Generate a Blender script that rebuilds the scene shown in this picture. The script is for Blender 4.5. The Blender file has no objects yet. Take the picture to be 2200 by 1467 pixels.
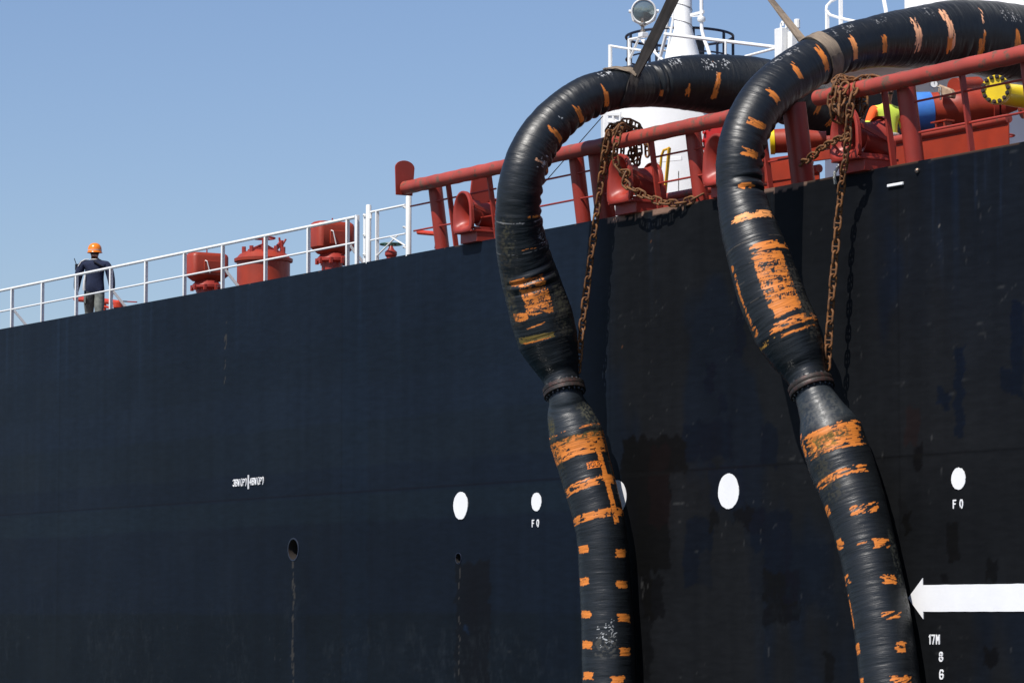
import bpy, bmesh, math, random
import numpy as np
from mathutils import Vector, Matrix, Quaternion
random.seed(7)
SC = bpy.context.scene
COL = SC.collection
PI = math.pi
# ------------------------------------------------------------------ camera
FPX = 7200.0
PITCH = math.atan((1328 - 733.5) / FPX)
ALPHA = math.atan((1100 + 3390) * math.cos(PITCH) / FPX)
CAM = np.array((30.5, -24.85, 17.3))
F_ = np.array((-math.cos(ALPHA) * math.cos(PITCH), math.sin(ALPHA) * math.cos(PITCH), math.sin(PITCH)))
R_ = np.array((math.sin(ALPHA), math.cos(ALPHA), 0.0))
U_ = np.cross(R_, F_)
cam = bpy.data.cameras.new("camera")
cam.lens = FPX / 2200 * 36; cam.sensor_width = 36; cam.clip_start = 0.5; cam.clip_end = 8000
cam_o = bpy.data.objects.new("camera", cam); COL.objects.link(cam_o)
cam_o.matrix_world = Matrix(((R_[0], U_[0], -F_[0], CAM[0]), (R_[1], U_[1], -F_[1], CAM[1]), (R_[2], U_[2], -F_[2], CAM[2]), (0, 0, 0, 1)))
SC.camera = cam_o
SC.view_settings.view_transform = 'Standard'; SC.view_settings.look = 'None'
SC.view_settings.gamma = 1; SC.view_settings.exposure = 0.2
# ------------------------------------------------------------------ sky and sun
SUN_K = 0.30; SUN_EL = math.radians(55)
saz = np.array((SUN_K, -1.0)) / math.hypot(SUN_K, 1)
SUNV = Vector((saz[0] * math.cos(SUN_EL), saz[1] * math.cos(SUN_EL), math.sin(SUN_EL)))
W = bpy.data.worlds.new("World"); SC.world = W; W.use_nodes = True
wn = W.node_tree.nodes; wl = W.node_tree.links
sky = wn.new('ShaderNodeTexSky'); sky.sky_type = 'NISHITA'; sky.sun_disc = False
sky.sun_elevation = SUN_EL; sky.sun_rotation = math.atan2(saz[0], saz[1])
sky.air_density = 1.0; sky.dust_density = 0.7; sky.ozone_density = 4.2; sky.altitude = 0
tint = wn.new('ShaderNodeMix'); tint.data_type = 'RGBA'; tint.blend_type = 'MULTIPLY'; tint.inputs[0].default_value = 1
wl.new(sky.outputs[0], tint.inputs[6]); tint.inputs[7].default_value = (.99, .955, 1.02, 1)
wl.new(tint.outputs[2], wn['Background'].inputs[0]); wn['Background'].inputs[1].default_value = 0.101
sl = bpy.data.lights.new("sun", 'SUN'); sl.energy = 5.0; sl.angle = math.radians(0.5); sl.color = (1.0, 0.955, 0.89)
so = bpy.data.objects.new("sun", sl); COL.objects.link(so)
so.rotation_euler = SUNV.to_track_quat('Z', 'Y').to_euler()

# ------------------------------------------------------------------ geometry of the photograph
def P(px, py, Y=0.0):
    "point of the vertical plane y=Y seen at photo pixel (px,py)"
    d = F_ * FPX + R_ * (px - 1100) + U_ * (733.5 - py)
    return Vector(CAM + d * ((Y - CAM[1]) / d[1]))
def Q(w):
    v = np.asarray(w, dtype=float) - CAM; z = v @ F_
    return 1100 + FPX * (v @ R_) / z, 733.5 - FPX * (v @ U_) / z, FPX / z
ZD = 22.69        # deck edge height
def X(px, Y=0.0): return P(px, 700, Y).x
# ------------------------------------------------------------------ numpy noise
def _h(ix, iy, iz, seed):
    n = (ix.astype(np.int64) * 374761393 + iy.astype(np.int64) * 668265263 + iz.astype(np.int64) * 2147483647 % 1000003 * 31 + seed * 974711) & 0x7fffffff
    n = ((n ^ (n >> 13)) * 1274126177) & 0x7fffffff
    n = ((n ^ (n >> 16)) * 668265263) & 0x7fffffff
    return (n & 0xffff) / 65535.0
def vn(x, y, z=None, seed=0):
    x = np.asarray(x, float); y = np.asarray(y, float) + x * 0; x = x + y * 0
    z = np.zeros_like(x) if z is None else np.asarray(z, float) + x * 0
    ix, iy, iz = np.floor(x), np.floor(y), np.floor(z)
    fx, fy, fz = x - ix, y - iy, z - iz
    fx = fx * fx * (3 - 2 * fx); fy = fy * fy * (3 - 2 * fy); fz = fz * fz * (3 - 2 * fz)
    r = 0
    for a in (0, 1):
        for b in (0, 1):
            for c in (0, 1):
                r = r + _h(ix + a, iy + b, iz + c, seed) * (fx if a else 1 - fx) * (fy if b else 1 - fy) * (fz if c else 1 - fz)
    return r
def fbm(x, y, z=None, seed=0, o=4):
    r = 0; a = .5; t = 0
    for i in range(o):
        k = 2.03 ** i
        r = r + a * vn(x * k, y * k, None if z is None else z * k, seed + i * 17); t += a; a *= .5
    return r / t
def sst(a, b, x): t = np.clip((x - a) / (b - a), 0, 1); return t * t * (3 - 2 * t)
# ------------------------------------------------------------------ materials
def nodes(name):
    m = bpy.data.materials.new(name); m.use_nodes = True
    return m, m.node_tree.nodes, m.node_tree.links, m.node_tree.nodes['Principled BSDF']
def mix(n, l, fac, a, b):
    x = n.new('ShaderNodeMix'); x.data_type = 'RGBA'
    for s, v in ((x.inputs[0], fac), (x.inputs[6], a), (x.inputs[7], b)):
        if hasattr(v, 'links'): l.new(v, s)
        elif isinstance(v, (int, float)): s.default_value = v
        else: s.default_value = (*v, 1)
    return x.outputs[2]
def noise(n, l, scale, detail=4, rough=.55, vec=None, scl=None):
    t = n.new('ShaderNodeTexNoise'); t.inputs['Scale'].default_value = scale; t.inputs['Detail'].default_value = detail; t.inputs['Roughness'].default_value = rough
    if vec is None:
        g = n.new('ShaderNodeNewGeometry'); vec = g.outputs['Position']
    if scl:
        mp = n.new('ShaderNodeMapping'); mp.inputs['Scale'].default_value = scl; l.new(vec, mp.inputs[0]); vec = mp.outputs[0]
    l.new(vec, t.inputs['Vector']); return t.outputs['Fac']
def ramp(n, l, v, a, b):
    r = n.new('ShaderNodeMapRange'); r.inputs[1].default_value = a; r.inputs[2].default_value = b; l.new(v, r.inputs[0]); return r.outputs[0]
def bump(n, l, bs, h, s, d=.01):
    b = n.new('ShaderNodeBump'); b.inputs['Strength'].default_value = s; b.inputs['Distance'].default_value = d
    l.new(h, b.inputs['Height']); l.new(b.outputs[0], bs.inputs['Normal'])
def paint(name, c, c2=None, wear=None, rough=.4, wt=(.62, .7), sc=3, wsc=9, metal=0, bmp=.25):
    "painted metal: base colour, slow tone variation, optional worn spots"
    m, n, l, b = nodes(name)
    c2 = c2 or tuple(x * .8 for x in c)
    o = mix(n, l, ramp(n, l, noise(n, l, sc), .35, .65), c, c2)
    if wear: o = mix(n, l, ramp(n, l, noise(n, l, wsc, 8, .7), *wt), o, wear)
    l.new(o, b.inputs['Base Color'])
    l.new(ramp2(n, l, noise(n, l, sc * 2.3), rough - .08, rough + .12), b.inputs['Roughness'])
    b.inputs['Metallic'].default_value = metal
    bump(n, l, b, noise(n, l, 25, 5), bmp, .004)
    return m
def ramp2(n, l, v, lo, hi):
    r = n.new('ShaderNodeMapRange'); r.inputs[3].default_value = lo; r.inputs[4].default_value = hi; l.new(v, r.inputs[0]); return r.outputs[0]
M = {}
M['red'] = paint('red_oxide_paint', (.32, .031, .018), (.25, .027, .017), (.09, .045, .03), .42, (.66, .76))
M['railred'] = paint('worn_red_paint', (.38, .056, .037), (.30, .046, .031), (.14, .072, .045), .5, (.53, .62), 2, 7)
M['deckdark'] = paint('shade_toned_deck', (.07, .016, .010), (.04, .012, .010), None, .6)  # deck red darkened to stand in for shadows of deck equipment
M['deckred'] = paint('deck_red_paint', (.33, .035, .012), (.26, .030, .012), None, .45)
M['brightred'] = paint('bright_red_paint', (.5, .015, .012), None, None, .35)
M['orangered'] = paint('vivid_red_paint', (.55, .05, .018), None, None, .35)
M['white'] = paint('white_gloss_paint', (.80, .80, .78), (.74, .74, .72), (.55, .42, .28), .35, (.72, .82), 2, 6)
M['whiteclean'] = paint('white_paint', (.80, .80, .79), (.76, .76, .75), None, .45)
M['mark'] = paint('white_marking_paint', (.80, .80, .80), (.76, .76, .77), None, .5)
M['yellow'] = paint('yellow_paint', (.85, .60, .008), None, None, .35)
M['yellowrail'] = paint('yellow_rail_paint', (.75, .42, .02), None, None, .4)
M['blue'] = paint('blue_paint', (.03, .14, .48), (.05, .20, .55), None, .5)
M['black'] = paint('black_paint', (.012, .013, .016), None, None, .4)
M['navyrail'] = paint('dark_rail_paint', (.012, .016, .032), None, None, .4)
M['green'] = paint('green_wheel_paint', (.03, .09, .06), None, None, .4)
M['darkhole'] = paint('dark_pipe_inside', (.006, .005, .005), (.02, .012, .008), None, .8)
M['steel'] = paint('bare_steel', (.35, .34, .32), (.2, .17, .14), (.12, .06, .03), .4, (.5, .6), 8, 20, .7)
M['rust'] = paint('rusty_chain', (.20, .076, .016), (.080, .034, .012), (.17, .14, .11), .75, (.58, .68), 18, 30, .0, .8)
M['flange'] = paint('tarred_steel', (.012, .011, .010), (.026, .019, .015), (.055, .022, .018), .55, (.50, .60), 5, 14, .2, 1.0)
M['boltm'] = paint('greasy_bolts', (.10, .10, .10), (.03, .03, .03), None, .3, metal=.7, sc=30)
M['skin'] = paint('skin', (.42, .22, .14), None, None, .5)
M['hair'] = paint('hair', (.012, .010, .009), None, None, .6)
M['navy'] = paint('navy_cloth', (.007, .013, .038), (.011, .019, .052), None, .9, sc=14, bmp=1.0)
M['greycloth'] = paint('grey_cloth', (.17, .18, .16), (.09, .10, .09), None, .85, sc=16)
M['whitecloth'] = paint('white_cloth', (.62, .62, .60), None, None, .8)
M['helmet'] = paint('orange_helmet', (.85, .22, .012), None, None, .25, bmp=0)
M['hivisorange'] = paint('orange_hivis', (.9, .12, .015), (.8, .10, .02), None, .8)
M['hivisyellow'] = paint('yellow_hivis', (.70, .85, .10), (.6, .75, .08), None, .8)
M['rope'] = paint('white_rope', (.5, .5, .46), (.3, .3, .28), None, .9, sc=40)
M['canvas'] = paint('tan_canvas', (.42, .30, .20), (.30, .2, .13), None, .9, sc=15)
M['gauge'] = paint('gauge_face', (.8, .8, .8), None, None, .3)
def strap_mat(name, a, b):
    m, n, l, bs = nodes(name)
    at = n.new('ShaderNodeAttribute'); at.attribute_name = 'huv'
    v = noise(n, l, 1, 4, .6, at.outputs['Vector'], (6, 160, 6)); w = noise(n, l, 4, 4)
    o = mix(n, l, ramp(n, l, v, .35, .65), a, b); o = mix(n, l, ramp(n, l, w, .45, .7), o, tuple(x * .55 for x in b))
    l.new(o, bs.inputs['Base Color']); bs.inputs['Roughness'].default_value = .8
    bump(n, l, bs, v, .5, .004); return m
M['strap'] = strap_mat('webbing_sling', (.26, .20, .14), (.15, .115, .085))
M['strapshade'] = strap_mat('shaded_webbing_sling', (.030, .023, .019), (.015, .012, .011))  # same webbing in a darker colour, its shaded side painted in
def glass_mat():
    m, n, l, b = nodes('lamp_glass')
    b.inputs['Base Color'].default_value = (.25, .30, .30, 1); b.inputs['Roughness'].default_value = .15
    b.inputs['Metallic'].default_value = .6
    bump(n, l, b, noise(n, l, 5, 3), .5, .03); return m
M['glass'] = glass_mat()
def hose_mat():
    m, n, l, b = nodes('wrapped_rubber')
    c = n.new('ShaderNodeAttribute'); c.attribute_name = 'col'
    u = n.new('ShaderNodeAttribute'); u.attribute_name = 'huv'
    k = n.new('ShaderNodeAttribute'); k.attribute_name = 'rgh'
    a = noise(n, l, 1, 5, .6, u.outputs['Vector'], (85, 5, 5))
    g = noise(n, l, 1, 3, .5, u.outputs['Vector'], (22, 3, 3))
    o = mix(n, l, ramp(n, l, a, .3, .75), (0.65, 0.65, 0.65), (1.35, 1.35, 1.35))
    mm = n.new('ShaderNodeMix'); mm.data_type = 'RGBA'; mm.blend_type = 'MULTIPLY'; mm.inputs[0].default_value = 1
    l.new(c.outputs['Color'], mm.inputs[6]); l.new(o, mm.inputs[7]); l.new(mm.outputs[2], b.inputs['Base Color'])
    ad = n.new('ShaderNodeMath'); ad.operation = 'ADD'; l.new(ramp2(n, l, g, -.10, .14), ad.inputs[0]); l.new(k.outputs['Fac'], ad.inputs[1])
    l.new(ad.outputs[0], b.inputs['Roughness'])
    sm = n.new('ShaderNodeMath'); sm.operation = 'ADD'; l.new(a, sm.inputs[0]); l.new(g, sm.inputs[1])
    bump(n, l, b, sm.outputs[0], .55, .006)
    return m
M['hose'] = hose_mat()
def hull_mat():
    m, n, l, b = nodes('hull_paint')
    c = n.new('ShaderNodeAttribute'); c.attribute_name = 'col'
    v = noise(n, l, 1, 6, .65, None, (3, 3, 14))
    w = noise(n, l, .7, 4)
    o = mix(n, l, ramp(n, l, v, .3, .7), (.78, .78, .78), (1.22, 1.22, 1.22))
    mm = n.new('ShaderNodeMix'); mm.data_type = 'RGBA'; mm.blend_type = 'MULTIPLY'; mm.inputs[0].default_value = 1
    l.new(c.outputs['Color'], mm.inputs[6]); l.new(o, mm.inputs[7]); l.new(mm.outputs[2], b.inputs['Base Color'])
    k = n.new('ShaderNodeAttribute'); k.attribute_name = 'rgh'
    ad = n.new('ShaderNodeMath'); ad.operation = 'ADD'; l.new(ramp2(n, l, w, -.05, .08), ad.inputs[0]); l.new(k.outputs['Fac'], ad.inputs[1])
    l.new(ad.outputs[0], b.inputs['Roughness'])
    bump(n, l, b, noise(n, l, .55, 2), .12, .05)
    b.inputs['Specular IOR Level'].default_value = .07
    return m
M['hull'] = hull_mat()
# ------------------------------------------------------------------ mesh builder
class MB:
    def __init__(s): s.v = []; s.f = []; s.m = []; s.cur = 0
    def add(s, v, f):
        o = len(s.v); s.v += [Vector(p) for p in v]; s.f += [[i + o for i in q] for q in f]; s.m += [s.cur] * len(f); return s
    def box(s, c, size, rot=None, taper=(1, 1)):
        c = Vector(c); hx, hy, hz = [q / 2 for q in size]
        pts = []
        for z, t in ((-hz, taper[0]), (hz, taper[1])):
            for x, y in ((-hx, -hy), (hx, -hy), (hx, hy), (-hx, hy)):
                p = Vector((x * t, y * t, z))
                if rot is not None: p = rot @ p
                pts.append(c + p)
        return s.add(pts, [[3, 2, 1, 0], [4, 5, 6, 7], [0, 1, 5, 4], [1, 2, 6, 5], [2, 3, 7, 6], [3, 0, 4, 7]])
    def bar(s, a, b, w, h, up=(0, 0, 1)):
        a, b = Vector(a), Vector(b); t = (b - a).normalized(); r = t.cross(Vector(up))
        if r.length < 1e-3: r = t.cross(Vector((0, 1, 0)))
        r.normalize(); u = r.cross(t)
        pts = [p + r * (i * w / 2) + u * (j * h / 2) for p in (a, b) for i, j in ((-1, -1), (1, -1), (1, 1), (-1, 1))]
        return s.add(pts, [[3, 2, 1, 0], [4, 5, 6, 7], [0, 1, 5, 4], [1, 2, 6, 5], [2, 3, 7, 6], [3, 0, 4, 7]])
    def tube(s, path, r, n=16, caps=True, closed=False, ref=None, sq=1.0):
        path = [Vector(p) for p in path]; k = len(path)
        if not hasattr(r, '__len__'): r = [r] * k
        o = len(s.v); prev = None
        for i, p in enumerate(path):
            if closed: t = path[(i + 1) % k] - path[i - 1]
            else: t = path[min(i + 1, k - 1)] - path[max(i - 1, 0)]
            t.normalize()
            if prev is None:
                a = Vector(ref) if ref else (Vector((0, 0, 1)) if abs(t.z) < .9 else Vector((1, 0, 0)))
            else: a = prev
            a = (a - t * a.dot(t)).normalized(); prev = a; b = t.cross(a)
            for j in range(n):
                q = 2 * PI * j / n
                s.v.append(p + (a * math.cos(q) + b * math.sin(q) * sq) * r[i])
        cnt = 0
        for i in range(k if closed else k - 1):
            i2 = (i + 1) % k
            for j in range(n):
                j2 = (j + 1) % n
                s.f.append([o + i * n + j, o + i * n + j2, o + i2 * n + j2, o + i2 * n + j]); cnt += 1
        if caps and not closed:
            s.f.append([o + j for j in range(n)][::-1]); s.f.append([o + (k - 1) * n + j for j in range(n)]); cnt += 2
        s.m += [s.cur] * cnt; return s
    def cyl(s, a, b, r, n=20, r2=None, caps=True):
        return s.tube([a, b], [r, r if r2 is None else r2], n, caps)
    def lathe(s, base, prof, n=32, axis=(0, 0, 1)):
        "prof: (radius, height) pairs from bottom to top"
        ax = Vector(axis).normalized(); p = [Vector(base) + ax * h for _, h in prof]
        q = ax.to_track_quat('Z', 'Y'); o = len(s.v)
        for (r, h), c in zip(prof, p):
            for j in range(n):
                t = 2 * PI * j / n; s.v.append(c + q @ Vector((math.cos(t) * r, math.sin(t) * r, 0)))
        cnt = 0
        for i in range(len(prof) - 1):
            for j in range(n):
                j2 = (j + 1) % n; s.f.append([o + i * n + j, o + i * n + j2, o + (i + 1) * n + j2, o + (i + 1) * n + j]); cnt += 1
        s.f.append([o + j for j in range(n)][::-1]); s.f.append([o + (len(prof) - 1) * n + j for j in range(n)]); cnt += 2
        s.m += [s.cur] * cnt; return s
    def ring(s, c, axis, R, r, n=40, m=10, a0=0, a1=2 * PI):
        q = Vector(axis).to_track_quat('Z', 'Y'); full = abs(a1 - a0 - 2 * PI) < 1e-6
        k = n if full else n + 1
        pts = [Vector(c) + q @ Vector((math.cos(a0 + (a1 - a0) * i / n) * R, math.sin(a0 + (a1 - a0) * i / n) * R, 0)) for i in range(k)]
        return s.tube(pts, r, m, closed=full)
    def prism(s, outline, d):
        d = Vector(d); k = len(outline); a = [Vector(p) for p in outline]; b = [p + d for p in a]
        return s.add(a + b, [list(range(k))[::-1], [k + i for i in range(k)]] + [[i, (i + 1) % k, k + (i + 1) % k, k + i] for i in range(k)])
    def build(s, name, mats, parent=None, bev=0, smooth=35):
        me = bpy.data.meshes.new(name); me.from_pydata([tuple(p) for p in s.v], [], s.f)
        mats = mats if isinstance(mats, (list, tuple)) else [mats]
        for m in mats: me.materials.append(M[m] if isinstance(m, str) else m)
        if len(mats) > 1: me.polygons.foreach_set('material_index', s.m)
        bm = bmesh.new(); bm.from_mesh(me); bmesh.ops.recalc_face_normals(bm, faces=bm.faces); bm.to_mesh(me); bm.free()
        if smooth: me.shade_smooth(); me.set_sharp_from_angle(angle=math.radians(smooth))
        o = bpy.data.objects.new(name, me); COL.objects.link(o)
        if parent is not None:
            o.parent = parent; o.matrix_parent_inverse = Matrix.Translation(parent.location).inverted() if parent.type == 'EMPTY' else Matrix()
        if bev:
            bv = o.modifiers.new('bevel', 'BEVEL'); bv.width = bev; bv.segments = 2; bv.limit_method = 'ANGLE'; bv.angle_limit = math.radians(40); bv.harden_normals = False
        return o
def tag(o, label=None, cat=None, group=None, kind=None):
    if label: o['label'] = label
    if cat: o['category'] = cat
    if group: o['group'] = group
    if kind: o['kind'] = kind
    return o
def thing(name, loc, label, cat, group=None):
    o = bpy.data.objects.new(name, None); o.empty_display_size = .1; COL.objects.link(o); o.location = Vector(loc)
    return tag(o, label, cat, group)
def child(o, p):
    "parent o (built in world coordinates) under mesh or empty p"
    o.parent = p; o.matrix_parent_inverse = Matrix.Translation(p.location).inverted() if p.parent is None else Matrix()
    return o
def copy_tree(o, parent=None, loc=None):
    c = o.copy(); COL.objects.link(c)
    if parent is not None: c.parent = parent
    if loc is not None: c.location = loc
    for ch in o.children: copy_tree(ch, c)
    return c
def sub(mb, name, mats, root, part, bev=0):
    o = mb.build(name, mats, None, bev); o.parent = part
    o.matrix_parent_inverse = Matrix() if part.parent is None else Matrix()
    o.matrix_parent_inverse = (part.matrix_parent_inverse.copy() if False else Matrix())
    return o
# parts are built in world coordinates; sub-parts share the part's frame, whose local space equals world space
# ------------------------------------------------------------------ lettering strokes (4 x 6 cell)
GL = {'0': "1 0 3 0 4 2 4 4 3 6 1 6 0 4 0 2 1 0", '1': "2 0 2 6 1 5", '3': "0 5 1 6 3 6 4 5 4 4 2.6 3.1 4 2 4 1 3 0 1 0 0 1", '4': "3 0 3 6 0 2 4 2",
      '5': "4 6 0 6 0 3.4 3 3.4 4 2.4 4 1 3 0 0 0", '6': "4 5 3 6 1 6 0 4 0 1 1 0 3 0 4 1 4 2.4 3 3.2 0 2.6", '7': "0 6 4 6 1.6 0",
      '8': "2 3.2 .4 4 .4 5.2 1.4 6 2.6 6 3.6 5.2 3.6 4 2 3.2 0 2 0 1 1 0 3 0 4 1 4 2 2 3.2", '(': "2.6 6.4 1.6 5 1.4 3 1.6 1 2.6 -.4", ')': "1.2 6.4 2.2 5 2.4 3 2.2 1 1.2 -.4",
      'A': "0 0 2 6 4 0|.8 2 3.2 2", 'B': "0 0 0 6 3 6 4 5 4 4 3 3.2 0 3.2|3 3.2 4 2.3 4 1 3 0 0 0", 'C': "4 5 3 6 1 6 0 4 0 2 1 0 3 0 4 1", 'D': "0 0 0 6 3 6 4 4 4 2 3 0 0 0",
      'E': "4 6 0 6 0 0 4 0|0 3.2 3 3.2", 'F': "0 0 0 6 4 6|0 3.2 3 3.2", 'G': "4 5 3 6 1 6 0 4 0 2 1 0 3 0 4 1 4 2.6 2.4 2.6", 'H': "0 0 0 6|4 0 4 6|0 3 4 3", 'I': "2 0 2 6",
      'K': "0 0 0 6|4 6 0 2.6|1.2 3.6 4 0", 'L': "0 6 0 0 4 0", 'M': "0 0 0 6 2 2.4 4 6 4 0", 'N': "0 0 0 6 4 0 4 6", 'O': "1 0 3 0 4 2 4 4 3 6 1 6 0 4 0 2 1 0", 'P': "0 0 0 6 3 6 4 5 4 4 3 3 0 3",
      'R': "0 0 0 6 3 6 4 5 4 4 3 3 0 3|2 3 4 0", 'S': "4 5 3 6 1 6 0 5 0 4 1 3.3 3 2.7 4 2 4 1 3 0 1 0 0 1", 'T': "0 6 4 6|2 6 2 0", 'U': "0 6 0 1 1 0 3 0 4 1 4 6", 'W': "0 6 1 0 2 4 3 0 4 6", 'X': "0 0 4 6|0 6 4 0", 'V': "0 6 2 0 4 6", '^': "0 0 2.5 6 5 0 0 0|2.5 1.4 2.5 3.6", ' ': ""}
def strokes(txt, h, gap=.35, wr=.62):
    "list of segments ((x0,y0),(x1,y1)) and total width"
    out = []; x = 0; cw = h * wr
    for ch in txt:
        for pl in GL[ch].split('|'):
            v = [float(q) for q in pl.split()]
            pts = [(x + v[i] / 4 * cw, v[i + 1] / 6 * h) for i in range(0, len(v), 2)]
            out += list(zip(pts[:-1], pts[1:]))
        x += cw * (.5 if ch in '1I' else 1) + h * gap * .8
        if ch in '1I': out = out
    return out, x - h * gap * .8
def letter_mesh(mb, txt, o, h, sw, gap=.35, wr=.62, y0=-.004):
    "thin raised paint strokes on the hull plane, o = lower left (x, z)"
    segs, w = strokes(txt, h, gap, wr)
    for i, ((x0, z0), (x1, z1)) in enumerate(segs):
        a = math.atan2(z1 - z0, x1 - x0); pts = []
        for k in range(9): q = a + PI / 2 + PI * k / 8; pts.append((x0 + math.cos(q) * sw / 2, z0 + math.sin(q) * sw / 2))
        for k in range(9): q = a - PI / 2 + PI * k / 8; pts.append((x1 + math.cos(q) * sw / 2, z1 + math.sin(q) * sw / 2))
        y = y0 - .0004 * (i % 7)
        mb.prism([(o[0] + p[0], y, o[1] + p[1]) for p in pts], (0, -y - .0008, 0))
    return w
def mesh_np(name, verts, quads, mat, attrs):
    me = bpy.data.meshes.new(name)
    me.vertices.add(len(verts)); me.vertices.foreach_set('co', verts.astype(np.float32).ravel())
    me.loops.add(quads.size); me.loops.foreach_set('vertex_index', quads.astype(np.int32).ravel())
    me.polygons.add(len(quads)); me.polygons.foreach_set('loop_start', np.arange(0, quads.size, 4, dtype=np.int32))
    me.update(calc_edges=True); me.shade_smooth()
    for k, (t, arr) in attrs.items():
        a = me.attributes.new(k, t, 'POINT')
        a.data.foreach_set({'FLOAT_COLOR': 'color', 'FLOAT_VECTOR': 'vector', 'FLOAT': 'value'}[t], arr.astype(np.float32).ravel())
    me.materials.append(M[mat] if isinstance(mat, str) else mat); me.validate()
    o = bpy.data.objects.new(name, me); COL.objects.link(o); return o
# ================================================================== SETTING: water
m_, n_, l_, b_ = nodes('harbour_water')
b_.inputs['Base Color'].default_value = (.01, .03, .035, 1); b_.inputs['Roughness'].default_value = .12
bump(n_, l_, b_, noise(n_, l_, .4, 5), .6, .25); M['water'] = m_
w_ = MB().add([(-3000, -3000, 0), (3000, -3000, 0), (3000, 3000, 0), (-3000, 3000, 0)], [[0, 1, 2, 3]]).build('water', 'water'); tag(w_, kind='structure')
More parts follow.
